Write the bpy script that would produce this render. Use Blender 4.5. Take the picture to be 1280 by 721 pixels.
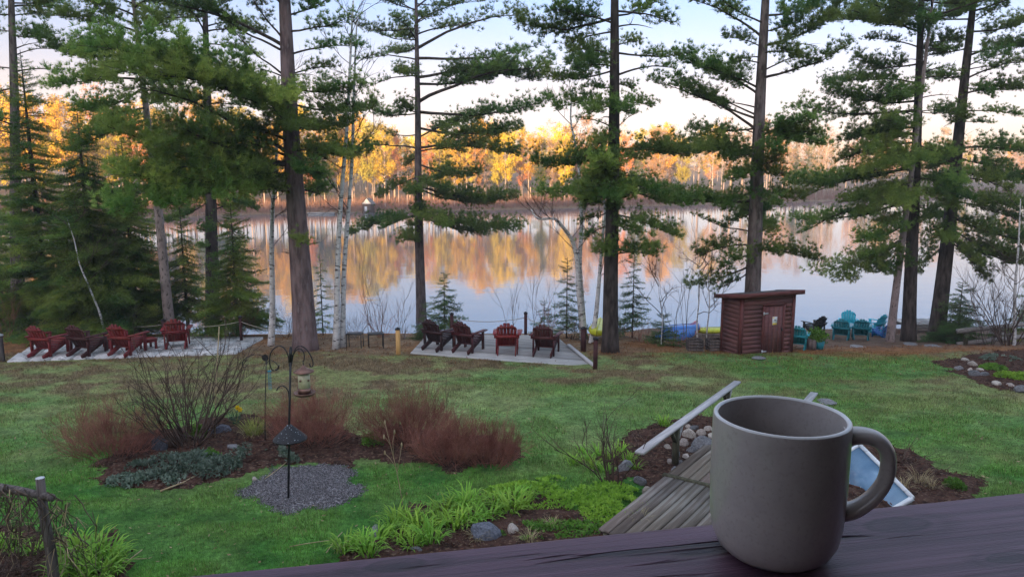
import bpy, math, random
import numpy as np
from mathutils import Vector, Matrix

for o in list(bpy.data.objects):
    bpy.data.objects.remove(o)
SC = bpy.context.scene
COL = SC.collection
R = math.radians

# ------------------------------------------------------------------ camera
ZC, PITCH, FPX = 7.0, R(9.2), 914.0
cam_d = bpy.data.cameras.new('camera')
cam = bpy.data.objects.new('camera', cam_d)
COL.objects.link(cam)
cam.location = (0, 0, ZC)
cam.rotation_euler = (R(90) - PITCH, 0, 0)
cam_d.sensor_fit = 'HORIZONTAL'
cam_d.angle = 2 * math.atan(640 / FPX)
cam_d.clip_start, cam_d.clip_end = 0.05, 2000
SC.camera = cam

# ------------------------------------------------------------------ sky, sun, exposure
SUN_EL, SUN_AZ = R(7.0), R(200)          # low morning sun behind the house, slightly left
world = bpy.data.worlds.new('World')
SC.world = world
world.use_nodes = True
wn, wl = world.node_tree.nodes, world.node_tree.links
wn.clear()
w_out = wn.new('ShaderNodeOutputWorld')
w_bg = wn.new('ShaderNodeBackground')
w_sky = wn.new('ShaderNodeTexSky')
w_sky.sky_type = 'NISHITA'
w_sky.sun_disc = False
w_sky.sun_elevation = SUN_EL
w_sky.sun_rotation = SUN_AZ
w_sky.altitude = 400
w_sky.air_density = 1.0
w_sky.dust_density = 1.2
w_sky.ozone_density = 1.0
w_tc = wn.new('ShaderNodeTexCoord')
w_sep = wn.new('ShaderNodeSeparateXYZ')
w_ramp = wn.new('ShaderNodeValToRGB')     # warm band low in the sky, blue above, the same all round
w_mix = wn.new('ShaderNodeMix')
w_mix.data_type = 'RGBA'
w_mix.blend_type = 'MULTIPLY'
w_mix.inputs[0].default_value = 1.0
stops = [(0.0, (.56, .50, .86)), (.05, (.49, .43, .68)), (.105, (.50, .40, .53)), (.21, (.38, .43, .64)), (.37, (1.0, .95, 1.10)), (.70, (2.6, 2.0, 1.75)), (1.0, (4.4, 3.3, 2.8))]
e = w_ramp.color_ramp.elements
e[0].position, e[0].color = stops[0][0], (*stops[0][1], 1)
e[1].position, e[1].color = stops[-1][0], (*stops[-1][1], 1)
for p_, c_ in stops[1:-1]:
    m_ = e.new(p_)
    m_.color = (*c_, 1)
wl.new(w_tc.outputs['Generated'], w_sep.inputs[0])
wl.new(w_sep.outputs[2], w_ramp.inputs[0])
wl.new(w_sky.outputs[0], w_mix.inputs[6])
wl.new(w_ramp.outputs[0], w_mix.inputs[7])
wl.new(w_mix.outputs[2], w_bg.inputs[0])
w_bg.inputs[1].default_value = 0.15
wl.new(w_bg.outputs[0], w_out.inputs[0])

sun_d = bpy.data.lights.new('sun', 'SUN')
sun_d.energy = 5.0
sun_d.angle = R(0.5)
sun_d.color = (1.0, 0.63, 0.30)
sun = bpy.data.objects.new('sun', sun_d)
COL.objects.link(sun)
sdir = Vector((math.sin(SUN_AZ) * math.cos(SUN_EL), math.cos(SUN_AZ) * math.cos(SUN_EL), math.sin(SUN_EL)))
sun.rotation_euler = sdir.to_track_quat('Z', 'Y').to_euler()
sun.location = (-20, -40, 60)

SC.view_settings.view_transform = 'Standard'
SC.view_settings.look = 'None'
SC.view_settings.gamma = 1
SC.view_settings.use_curve_mapping = False
SC.view_settings.exposure = 1.85
SC.render.engine = 'CYCLES'
cy = SC.cycles
cy.use_denoising = True
cy.denoiser = 'OPENIMAGEDENOISE'
cy.use_adaptive_sampling = True
cy.adaptive_threshold = 0.015
cy.max_bounces = 6
cy.diffuse_bounces = 3
cy.glossy_bounces = 3
cy.transmission_bounces = 3
cy.volume_bounces = 0
cy.transparent_max_bounces = 6
cy.caustics_reflective = False
cy.caustics_refractive = False

# ------------------------------------------------------------------ maths helpers
def ss(a, b, t):
    t = np.clip((np.asarray(t, float) - a) / (b - a), 0, 1)
    return t * t * (3 - 2 * t)

def _h(ix, iy, seed):
    n = np.sin(ix * 127.1 + iy * 311.7 + seed * 74.7) * 43758.5453
    return n - np.floor(n)

def vnoise(x, y, seed=0):
    x = np.asarray(x, float); y = np.asarray(y, float)
    ix, iy = np.floor(x), np.floor(y)
    fx, fy = x - ix, y - iy
    fx = fx * fx * (3 - 2 * fx); fy = fy * fy * (3 - 2 * fy)
    a = _h(ix, iy, seed); b = _h(ix + 1, iy, seed)
    c = _h(ix, iy + 1, seed); d = _h(ix + 1, iy + 1, seed)
    return (a * (1 - fx) + b * fx) * (1 - fy) + (c * (1 - fx) + d * fx) * fy

def fbm(x, y, seed=0, octv=4):
    v, amp, tot = 0.0, 1.0, 0.0
    x = np.asarray(x, float); y = np.asarray(y, float)
    for k in range(octv):
        v = v + amp * vnoise(x * 2 ** k, y * 2 ** k, seed + k * 13)
        tot += amp; amp *= 0.5
    return v / tot

YL = [-300, 6, 8, 20, 23.5, 25.5, 28, 31, 36, 60, 900]
ZL = [2.6, 2.5, 2.5, 1.9, 1.66, 0.8, 0.3, 0.0, -1, -2.5, -2.5]
YR = [-300, 6, 8, 20, 22, 25.5, 32, 38, 60, 900]
ZR = [2.6, 2.5, 2.5, 1.87, 1.6, 0.83, 0.0, -0.8, -2.5, -2.5]
def shore_y(x):
    return np.interp(x, [-300, -75, -40, 0, 60, 130, 320], [40, 98, 118, 132, 162, 205, 300])
def terrain(x, y):
    x = np.asarray(x, float); y = np.asarray(y, float)
    w = ss(3.5, 6.5, x)
    z = np.interp(y, YL, ZL) * (1 - w) + np.interp(y, YR, ZR) * w
    z = z + (fbm(x * 0.35, y * 0.35, 3, 3) - 0.5) * 0.10
    d = y - shore_y(x)
    zf = np.interp(d, [-60, -8, 0, 3, 12, 60, 200], [-2.5, -0.8, 0.0, 0.5, 1.6, 4.0, 9.0])
    zf = zf + ss(3, 20, d) * (fbm(x * .03, y * .03, 9, 2) - .4) * 2
    z = np.maximum(z, zf)
    rid = np.interp(x, [-320, -140, -80, -40, 10, 100, 320], [26, 28, 31.5, 36, 46, 53, 53])
    h = ss(-25, -95, y)
    return z * (1 - h) + rid * h

CP, SP = math.cos(PITCH), math.sin(PITCH)
def ray(px, py):
    a, b = (px - 640) / FPX, (360.5 - py) / FPX
    return Vector((a, CP + b * SP, -SP + b * CP))
def P(px, py, Y):                         # point on that pixel's ray at forward distance Y
    r = ray(px, py)
    t = Y / r.y
    return Vector((r.x * t, Y, ZC + r.z * t))
def PZ(px, py, z):                        # point on that pixel's ray at height z
    r = ray(px, py)
    t = (z - ZC) / r.z
    return Vector((r.x * t, r.y * t, z))
def G(px, py):                            # where that pixel's ray meets the ground
    r = ray(px, py)
    lo = 5.0
    for Y in np.arange(5.0, 60, 0.25):
        p = P(px, py, Y)
        if p.z <= terrain(p.x, p.y):
            break
        lo = Y
    hi = lo + 0.25
    for _ in range(12):
        m = (lo + hi) / 2
        p = P(px, py, m)
        if p.z <= terrain(p.x, p.y): hi = m
        else: lo = m
    p = P(px, py, hi)
    return Vector((p.x, p.y, float(terrain(p.x, p.y))))
def gz(x, y):
    return float(terrain(x, y))

# ------------------------------------------------------------------ mesh builder
class MB:
    def __init__(s):
        s.v, s.f3, s.f4, s.m3, s.m4, s.n = [], [], [], [], [], 0
    def add(s, v, f, mi=0):
        v = np.asarray(v, float).reshape(-1, 3)
        f = np.asarray(f, int)
        s.v.append(v)
        if f.shape[1] == 3:
            s.f3.append(f + s.n); s.m3.append(np.full(len(f), mi))
        else:
            s.f4.append(f + s.n); s.m4.append(np.full(len(f), mi))
        s.n += len(v)
        return s
    def box(s, c, d, rot=None, mi=0, taper=1.0):
        x, y, z = [q / 2 for q in d]
        v = np.array([[-x, -y, -z], [x, -y, -z], [x, y, -z], [-x, y, -z],
                      [-x * taper, -y * taper, z], [x * taper, -y * taper, z], [x * taper, y * taper, z], [-x * taper, y * taper, z]])
        if rot is not None:
            v = v @ np.array(rot.to_3x3() if hasattr(rot, 'to_3x3') else rot).T
        return s.add(v + np.array(c), [[0, 3, 2, 1], [4, 5, 6, 7], [0, 1, 5, 4], [1, 2, 6, 5], [2, 3, 7, 6], [3, 0, 4, 7]], mi)
    def bar(s, a, b, w, h, up=(0, 0, 1), mi=0):        # rectangular bar from a to b, w across, h along up
        a, b = Vector(a), Vector(b)
        x = (b - a).normalized(); u = Vector(up)
        y = u.cross(x)
        if y.length < 1e-4: y = Vector((0, 1, 0)).cross(x)
        y.normalize(); z = x.cross(y)
        m = Matrix((x, y, z)).transposed()
        return s.box((a + b) / 2, ((b - a).length, w, h), m, mi)
    def tube(s, pts, rad, n=5, mi=0, cap=True):
        pts = np.asarray(pts, float)
        k = len(pts)
        rad = np.broadcast_to(np.asarray(rad, float), (k,))
        t = np.gradient(pts, axis=0)
        t /= np.linalg.norm(t, axis=1)[:, None] + 1e-9
        ref = np.array([0, 0, 1.0]) if abs(t[0][2]) < 0.8 else np.array([1.0, 0, 0])
        u = np.cross(t, ref); u /= np.linalg.norm(u, axis=1)[:, None] + 1e-9
        w = np.cross(t, u)
        a = np.linspace(0, 2 * np.pi, n, endpoint=False)
        v = pts[:, None] + rad[:, None, None] * (np.cos(a)[None, :, None] * u[:, None] + np.sin(a)[None, :, None] * w[:, None])
        f = []
        for i in range(k - 1):
            for j in range(n):
                j2 = (j + 1) % n
                f.append([i * n + j, i * n + j2, (i + 1) * n + j2, (i + 1) * n + j])
        s.add(v.reshape(-1, 3), f, mi)
        if cap:
            b = s.n
            s.add(np.array([pts[0], pts[-1]]), np.zeros((0, 3), int), mi)
            o = b - k * n
            ff = [[b, o + (j + 1) % n, o + j] for j in range(n)] + [[b + 1, o + (k - 1) * n + j, o + (k - 1) * n + (j + 1) % n] for j in range(n)]
            s.f3.append(np.array(ff)); s.m3.append(np.full(len(ff), mi))
        return s
    def lathe(s, prof, n=24, c=(0, 0, 0), mi=0, closed=False):
        prof = np.asarray(prof, float)
        a = np.linspace(0, 2 * np.pi, n, endpoint=False)
        v = np.stack([prof[:, None, 0] * np.cos(a), prof[:, None, 0] * np.sin(a), np.broadcast_to(prof[:, None, 1], (len(prof), n))], -1)
        f = []
        for i in range(len(prof) - 1):
            for j in range(n):
                j2 = (j + 1) % n
                f.append([i * n + j, i * n + j2, (i + 1) * n + j2, (i + 1) * n + j])
        return s.add(v.reshape(-1, 3) + np.array(c), f, mi)
    def mesh(s, name, mats=(), smooth=False, cols=None):
        me = bpy.data.meshes.new(name)
        V = np.concatenate(s.v) if s.v else np.zeros((0, 3))
        F3 = np.concatenate(s.f3) if s.f3 else np.zeros((0, 3), int)
        F4 = np.concatenate(s.f4) if s.f4 else np.zeros((0, 4), int)
        M = np.concatenate([np.concatenate(s.m3) if s.m3 else np.zeros(0, int), np.concatenate(s.m4) if s.m4 else np.zeros(0, int)]).astype(np.int32)
        me.vertices.add(len(V)); me.vertices.foreach_set('co', V.astype(np.float32).ravel())
        nl = F3.size + F4.size
        me.loops.add(nl); me.loops.foreach_set('vertex_index', np.concatenate([F3.ravel(), F4.ravel()]).astype(np.int32))
        npoly = len(F3) + len(F4)
        me.polygons.add(npoly)
        st = np.concatenate([np.arange(len(F3)) * 3, len(F3) * 3 + np.arange(len(F4)) * 4]).astype(np.int32)
        me.polygons.foreach_set('loop_start', st)
        me.polygons.foreach_set('material_index', M)
        if smooth:
            me.polygons.foreach_set('use_smooth', np.ones(npoly, bool))
        if cols is not None:
            at = me.attributes.new('Col', 'FLOAT_COLOR', 'POINT')
            c = np.ones((len(V), 4), np.float32); c[:, :3] = cols
            at.data.foreach_set('color', c.ravel())
        me.update(calc_edges=True)
        for m in mats: me.materials.append(m)
        return me

def link(name, me, parent=None, loc=None, rot=None):
    o = bpy.data.objects.new(name, me)
    COL.objects.link(o)
    if parent is not None: o.parent = parent
    if loc is not None: o.location = loc
    if rot is not None: o.rotation_euler = rot
    return o
def build(mb, name, mat, parent=None, loc=None, rot=None, smooth=False):
    return link(name, mb.mesh(name, [mat] if not isinstance(mat, (list, tuple)) else mat, smooth), parent, loc, rot)
def tag(o, label=None, cat=None, group=None, kind=None):
    if label: o['label'] = label
    if cat: o['category'] = cat
    if group: o['group'] = group
    if kind: o['kind'] = kind
    return o
def thing(name, label, cat, loc=(0, 0, 0), rz=0.0, group=None):
    o = bpy.data.objects.new(name, None)
    COL.objects.link(o)
    o.location = loc; o.rotation_euler = (0, 0, rz)
    return tag(o, label, cat, group)
def copy_tree(o, parent=None):
    c = o.copy(); COL.objects.link(c); c.parent = parent
    for ch in o.children: copy_tree(ch, c)
    return c

# ------------------------------------------------------------------ materials
def _new(name):
    m = bpy.data.materials.new(name); m.use_nodes = True
    nt = m.node_tree
    return m, nt, nt.nodes, nt.links, nt.nodes['Principled BSDF']
def mat(name, a, b=None, scale=8.0, rough=0.75, bump=0.0, stretch=(1, 1, 1), detail=5.0, spec=0.3, lo=0.35, hi=0.65,
        rand=0.0, coord='Object', c=None, cscale=60.0, metal=0.0, distort=0.0, bscale=None, translucent=0.0, coat=0.0):
    m, nt, N, L, B = _new(name)
    b = b or a
    tc = N.new('ShaderNodeTexCoord'); mp = N.new('ShaderNodeMapping'); mp.inputs['Scale'].default_value = stretch
    if coord == 'World':
        ge = N.new('ShaderNodeNewGeometry'); L.new(ge.outputs['Position'], mp.inputs[0])
    else:
        L.new(tc.outputs[coord], mp.inputs[0])
    no = N.new('ShaderNodeTexNoise'); no.inputs['Scale'].default_value = scale; no.inputs['Detail'].default_value = detail
    no.inputs['Distortion'].default_value = distort
    L.new(mp.outputs[0], no.inputs['Vector'])
    rp = N.new('ShaderNodeValToRGB')
    rp.color_ramp.elements[0].position, rp.color_ramp.elements[0].color = lo, (*a, 1)
    rp.color_ramp.elements[1].position, rp.color_ramp.elements[1].color = hi, (*b, 1)
    L.new(no.outputs['Fac'], rp.inputs[0])
    out = rp.outputs[0]
    if c is not None:
        n2 = N.new('ShaderNodeTexNoise'); n2.inputs['Scale'].default_value = cscale; n2.inputs['Detail'].default_value = 3
        L.new(mp.outputs[0], n2.inputs['Vector'])
        r2 = N.new('ShaderNodeValToRGB'); r2.color_ramp.elements[0].position = 0.55; r2.color_ramp.elements[1].position = 0.66
        L.new(n2.outputs['Fac'], r2.inputs[0])
        mx = N.new('ShaderNodeMix'); mx.data_type = 'RGBA'
        L.new(r2.outputs[0], mx.inputs[0]); L.new(out, mx.inputs[6]); mx.inputs[7].default_value = (*c, 1)
        out = mx.outputs[2]
    if rand:
        oi = N.new('ShaderNodeObjectInfo'); mr = N.new('ShaderNodeMapRange')
        mr.inputs['To Min'].default_value = 1 - rand; mr.inputs['To Max'].default_value = 1 + rand
        L.new(oi.outputs['Random'], mr.inputs['Value'])
        hs = N.new('ShaderNodeHueSaturation'); L.new(mr.outputs[0], hs.inputs['Value']); L.new(out, hs.inputs['Color'])
        mr2 = N.new('ShaderNodeMapRange'); mr2.inputs['To Min'].default_value = 0.5 - rand * .06; mr2.inputs['To Max'].default_value = 0.5 + rand * .06
        mu = N.new('ShaderNodeMath'); mu.operation = 'MULTIPLY'; mu.inputs[1].default_value = 7.31
        fr = N.new('ShaderNodeMath'); fr.operation = 'FRACT'
        L.new(oi.outputs['Random'], mu.inputs[0]); L.new(mu.outputs[0], fr.inputs[0]); L.new(fr.outputs[0], mr2.inputs['Value'])
        L.new(mr2.outputs[0], hs.inputs['Hue'])
        out = hs.outputs[0]
    L.new(out, B.inputs['Base Color'])
    B.inputs['Roughness'].default_value = rough
    B.inputs['Specular IOR Level'].default_value = spec
    B.inputs['Metallic'].default_value = metal
    B.inputs['Coat Weight'].default_value = coat
    if bump:
        bn = N.new('ShaderNodeTexNoise'); bn.inputs['Scale'].default_value = bscale or scale * 3; bn.inputs['Detail'].default_value = 6
        L.new(mp.outputs[0], bn.inputs['Vector'])
        bp = N.new('ShaderNodeBump'); bp.inputs['Strength'].default_value = 1.0; bp.inputs['Distance'].default_value = bump
        L.new(bn.outputs['Fac'], bp.inputs['Height']); L.new(bp.outputs[0], B.inputs['Normal'])
    if translucent:
        tr = N.new('ShaderNodeBsdfTranslucent'); L.new(out, tr.inputs['Color'])
        mx = N.new('ShaderNodeMixShader'); mx.inputs[0].default_value = translucent
        L.new(B.outputs[0], mx.inputs[1]); L.new(tr.outputs[0], mx.inputs[2])
        L.new(mx.outputs[0], N['Material Output'].inputs['Surface'])
    return m

M = {}
def leaf(name, a, b, rand=0.3, tr=0.25, scale=1.2):
    M[name] = mat(name, a, b, scale=scale, rough=0.6, spec=0.25, rand=rand, translucent=tr, detail=3, coord='World')
leaf('pine_needle', (.078, .165, .040), (.225, .310, .072), .35, .45)
leaf('pine_light', (.150, .260, .055), (.330, .420, .095), .3, .45)
leaf('hemlock_needle', (.064, .155, .034), (.260, .345, .062), .35, .45)
leaf('fir_needle', (.045, .110, .030), (.115, .200, .050), .3)
leaf('lily_leaf', (.15, .32, .030), (.28, .48, .06), .25, .35, 6)
leaf('dark_leaf', (.025, .07, .05), (.06, .13, .07), .2, .3, 6)
leaf('silver_leaf', (.07, .115, .075), (.20, .26, .20), .2, .2, 9)
leaf('moss_leaf', (.07, .17, .02), (.15, .30, .04), .2, .3, 8)
leaf('straw', (.33, .27, .13), (.50, .42, .22), .25, .2, 8)
leaf('yellow_green', (.17, .22, .04), (.30, .33, .08), .2, .3, 8)
M['bark_pine'] = mat('bark_pine', (.060, .048, .045), (.20, .16, .15), scale=9, stretch=(1, 1, .28), rough=.95, bump=.03, c=(.16, .15, .13), cscale=26, spec=.1, rand=.2)
M['bark_dark'] = mat('bark_dark', (.030, .025, .023), (.095, .078, .070), scale=9, stretch=(1, 1, .28), rough=.95, bump=.03, spec=.1, rand=.2)
M['bark_red'] = mat('bark_red', (.10, .072, .072), (.25, .175, .17), scale=8, stretch=(1, 1, .22), rough=.95, bump=.035, c=(.21, .17, .17), cscale=22, spec=.1)
M['bark_grey'] = mat('bark_grey', (.26, .21, .20), (.42, .34, .32), scale=5, stretch=(1, 1, .5), rough=.9, bump=.01, c=(.12, .10, .09), cscale=14, spec=.1, rand=.15)
M['bark_birch'] = mat('bark_birch', (.50, .49, .48), (.68, .66, .64), scale=4, stretch=(1, 1, 3.0), rough=.8, bump=.004, c=(.055, .045, .04), cscale=6.5, spec=.2)
M['limb'] = mat('limb', (.04, .03, .025), (.10, .08, .065), scale=12, rough=.95, spec=.1)
M['limb_pale'] = mat('limb_pale', (.13, .09, .06), (.27, .19, .13), scale=10, rough=.9, spec=.1)
M['twig_red'] = mat('twig_red', (.19, .075, .055), (.36, .165, .120), scale=3, rough=.9, spec=.1, rand=.15)
M['twig_brown'] = mat('twig_brown', (.05, .035, .028), (.13, .09, .07), scale=4, rough=.9, spec=.1, rand=.2)
M['twig_grey'] = mat('twig_grey', (.12, .10, .09), (.24, .20, .18), scale=4, rough=.9, spec=.1, rand=.2)
M['twig_tan'] = mat('twig_tan', (.28, .21, .12), (.46, .36, .22), scale=6, rough=.9, spec=.1)
M['red_paint'] = mat('red_paint', (.15, .012, .012), (.22, .022, .02), scale=6, rough=.5, bump=.002, spec=.35, rand=.12, stretch=(3, 1, 1))
M['maroon_paint'] = mat('maroon_paint', (.050, .011, .012), (.085, .018, .018), scale=6, rough=.5, bump=.002, spec=.35, rand=.15)
M['dark_paint'] = mat('dark_paint', (.026, .010, .012), (.045, .016, .018), scale=6, rough=.55, spec=.35, rand=.1)
M['post_paint'] = mat('post_paint', (.040, .016, .017), (.075, .030, .030), scale=5, rough=.7, bump=.003, spec=.2)
M['shed_paint'] = mat('shed_paint', (.135, .058, .055), (.185, .084, .080), scale=4, stretch=(.5, .5, 4), rough=.7, bump=.003, spec=.2, rand=.12)
M['shed_trim'] = mat('shed_trim', (.11, .034, .032), (.145, .048, .044), scale=4, rough=.65, bump=.002, spec=.25)
M['teal'] = mat('teal', (.012, .25, .31), (.02, .31, .37), scale=5, rough=.45, spec=.4)
M['teal_dark'] = mat('teal_dark', (.008, .17, .22), (.012, .21, .26), scale=5, rough=.45, spec=.4)
M['cyan'] = mat('cyan', (.015, .42, .55), (.02, .48, .62), scale=5, rough=.45, spec=.4)
M['blue_plastic'] = mat('blue_plastic', (.01, .12, .42), (.015, .17, .52), scale=5, rough=.4, spec=.45)
M['red_plastic'] = mat('red_plastic', (.38, .03, .06), (.48, .06, .10), scale=9, rough=.4, spec=.45)
M['yellow_plastic'] = mat('yellow_plastic', (.48, .50, .01), (.56, .57, .03), scale=5, rough=.4, spec=.45)
M['black'] = mat('black', (.010, .010, .011), (.02, .02, .022), scale=20, rough=.5, spec=.4)
M['grey_wood'] = mat('grey_wood', (.20, .185, .175), (.36, .335, .315), scale=5, stretch=(.35, 6, 6), rough=.9, bump=.004, spec=.12, rand=.22, c=(.12, .105, .095), cscale=7)
M['dock_wood'] = mat('dock_wood', (.30, .29, .28), (.47, .455, .435), scale=5, stretch=(.35, 6, 6), rough=.9, bump=.003, spec=.12, rand=.3)
M['walk_wood'] = mat('walk_wood', (.115, .095, .078), (.20, .168, .14), scale=4, stretch=(.3, 7, 7), rough=.9, bump=.0015, spec=.12, rand=.3, c=(.25, .228, .20), cscale=3.5)
M['green_wood'] = mat('green_wood', (.055, .052, .035), (.12, .115, .075), scale=6, stretch=(4, 4, .5), rough=.9, bump=.004, spec=.12)
M['rail_wood'] = mat('rail_wood', (.36, .345, .35), (.50, .485, .49), scale=5, stretch=(.3, 6, 6), rough=.7, bump=.003, spec=.3)
M['pale_wood'] = mat('pale_wood', (.55, .30, .10), (.66, .40, .16), scale=6, stretch=(4, 4, .5), rough=.8, bump=.003, spec=.2)
M['old_wood'] = mat('old_wood', (.055, .045, .045), (.17, .145, .135), scale=7, stretch=(4, 4, .4), rough=.95, bump=.01, spec=.1)
M['cut_wood'] = mat('cut_wood', (.40, .42, .45), (.52, .54, .56), scale=20, rough=.9, spec=.1)
M['slab'] = mat('slab', (.42, .41, .405), (.56, .55, .54), scale=3, rough=.9, bump=.004, spec=.15, rand=.15, c=(.17, .16, .15), cscale=9)
M['rock'] = mat('rock', (.10, .10, .11), (.24, .24, .25), scale=6, rough=.9, bump=.012, spec=.2, rand=.3, c=(.30, .29, .28), cscale=18)
M['rock_pale'] = mat('rock_pale', (.26, .215, .18), (.44, .395, .35), scale=6, rough=.9, bump=.008, spec=.2, rand=.3)
M['rock_dark'] = mat('rock_dark', (.05, .055, .075), (.13, .135, .165), scale=7, rough=.75, bump=.012, spec=.3, rand=.25)
M['soil'] = mat('soil', (.028, .016, .013), (.085, .045, .034), scale=7, rough=1, bump=.03, spec=.05, coord='World', c=(.15, .10, .07), cscale=22, bscale=40)
M['chip'] = mat('chip', (.035, .018, .014), (.13, .065, .045), scale=9, rough=1, spec=.05, coord='World', detail=6)
M['gravel'] = mat('gravel', (.06, .055, .06), (.20, .185, .195), scale=30, rough=.95, bump=.01, spec=.15, coord='World', c=(.42, .40, .40), cscale=55)
M['rope'] = mat('rope', (.30, .26, .20), (.42, .37, .29), scale=30, rough=.95, spec=.05)
M['glass_tint'] = mat('glass_tint', (.10, .19, .30), (.16, .27, .38), scale=3, rough=.18, spec=.5)
M['white_paint'] = mat('white_paint', (.62, .64, .66), (.74, .75, .76), scale=8, rough=.6, spec=.3, c=(.45, .45, .44), cscale=10)
M['copper'] = mat('copper', (.13, .07, .055), (.26, .15, .115), scale=12, rough=.5, metal=.6, spec=.4)
M['seed_tube'] = mat('seed_tube', (.42, .40, .25), (.55, .52, .34), scale=25, rough=.3, spec=.5)
M['baffle'] = mat('baffle', (.014, .015, .019), (.34, .36, .40), scale=42, rough=.55, spec=.3, detail=1.5, lo=.66, hi=.71)
M['yellow_petal'] = mat('yellow_petal', (.75, .50, .01), (.85, .62, .03), scale=20, rough=.6, translucent=.3)
M['house_wall'] = mat('house_wall', (.045, .026, .023), (.075, .044, .038), scale=3, stretch=(.3, .3, 6), rough=.8)
M['house_roof'] = mat('house_roof', (.05, .045, .045), (.09, .085, .08), scale=6, rough=.95)
M['mug_glaze'] = mat('mug_glaze', (.355, .315, .298), (.385, .342, .322), scale=90, rough=.28, spec=.5, bump=.0002, bscale=260, coat=.25, c=(.33, .292, .276), cscale=420)
M['mug_rim'] = mat('mug_rim', (.50, .47, .46), (.58, .55, .54), scale=60, rough=.3, spec=.5, coat=.2)  # rim paler than the body: its sky highlight is put into the colour
M['far_trunk'] = mat('far_trunk', (.40, .31, .25), (.58, .47, .40), scale=2, rough=.9, spec=.05, rand=.25)
M['far_trunk_dark'] = mat('far_trunk_dark', (.10, .07, .055), (.19, .14, .11), scale=2, rough=.9, spec=.05, rand=.25)
leaf('far_yellow', (.54, .35, .015), (.70, .48, .03), .30, .1, .25)
leaf('far_orange', (.50, .20, .04), (.64, .28, .06), .30, .1, .25)
leaf('far_bud', (.26, .15, .085), (.36, .22, .13), .30, .15, .25)
leaf('far_green', (.05, .075, .018), (.12, .14, .03), .35, .15, .25)
leaf('far_olive', (.32, .26, .03), (.46, .36, .05), .30, .1, .25)
M['far_brush'] = mat('far_brush', (.20, .105, .07), (.32, .185, .13), scale=.4, rough=1, spec=.02, coord='World')

def attr_mat(name, rough, amount, scales, bump=0.0, tr=0.0):
    m, nt, N, L, B = _new(name)
    at = N.new('ShaderNodeAttribute'); at.attribute_name = 'Col'
    ge = N.new('ShaderNodeNewGeometry')
    out = at.outputs['Color']
    last = None
    for sc in scales:
        no = N.new('ShaderNodeTexNoise'); no.inputs['Scale'].default_value = sc; no.inputs['Detail'].default_value = 4
        L.new(ge.outputs['Position'], no.inputs['Vector'])
        mr = N.new('ShaderNodeMapRange'); mr.inputs['From Min'].default_value = .3; mr.inputs['From Max'].default_value = .7
        mr.inputs['To Min'].default_value = 1 - amount; mr.inputs['To Max'].default_value = 1 + amount
        L.new(no.outputs['Fac'], mr.inputs['Value'])
        hs = N.new('ShaderNodeHueSaturation'); L.new(mr.outputs[0], hs.inputs['Value']); L.new(out, hs.inputs['Color'])
        out = hs.outputs[0]; last = no
    L.new(out, B.inputs['Base Color'])
    B.inputs['Roughness'].default_value = rough
    B.inputs['Specular IOR Level'].default_value = 0.1
    if bump:
        bp = N.new('ShaderNodeBump'); bp.inputs['Strength'].default_value = 1.0; bp.inputs['Distance'].default_value = bump
        L.new(last.outputs['Fac'], bp.inputs['Height']); L.new(bp.outputs[0], B.inputs['Normal'])
    if tr:
        t = N.new('ShaderNodeBsdfTranslucent'); L.new(out, t.inputs['Color'])
        mx = N.new('ShaderNodeMixShader'); mx.inputs[0].default_value = tr
        L.new(B.outputs[0], mx.inputs[1]); L.new(t.outputs[0], mx.inputs[2])
        L.new(mx.outputs[0], N['Material Output'].inputs['Surface'])
    return m
M['ground'] = attr_mat('ground', .95, .35, (3.0, 14.0, 60.0), .02)
M['blade'] = attr_mat('blade', .7, .25, (1.5, 9.0), 0, .3)

def water_mat():
    m, nt, N, L, B = _new('water')
    B.inputs['Base Color'].default_value = (.12, .135, .15, 1)
    B.inputs['Roughness'].default_value = .05
    B.inputs['IOR'].default_value = 2.3
    B.inputs['Specular IOR Level'].default_value = .5
    ge = N.new('ShaderNodeNewGeometry'); mp = N.new('ShaderNodeMapping'); mp.inputs['Scale'].default_value = (.35, 1.0, 1)
    L.new(ge.outputs['Position'], mp.inputs[0])
    no = N.new('ShaderNodeTexNoise'); no.inputs['Scale'].default_value = .8; no.inputs['Detail'].default_value = 3
    L.new(mp.outputs[0], no.inputs['Vector'])
    bp = N.new('ShaderNodeBump'); bp.inputs['Strength'].default_value = 1.0; bp.inputs['Distance'].default_value = .006
    L.new(no.outputs['Fac'], bp.inputs['Height']); L.new(bp.outputs[0], B.inputs['Normal'])
    return m
M['water'] = water_mat()

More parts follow.
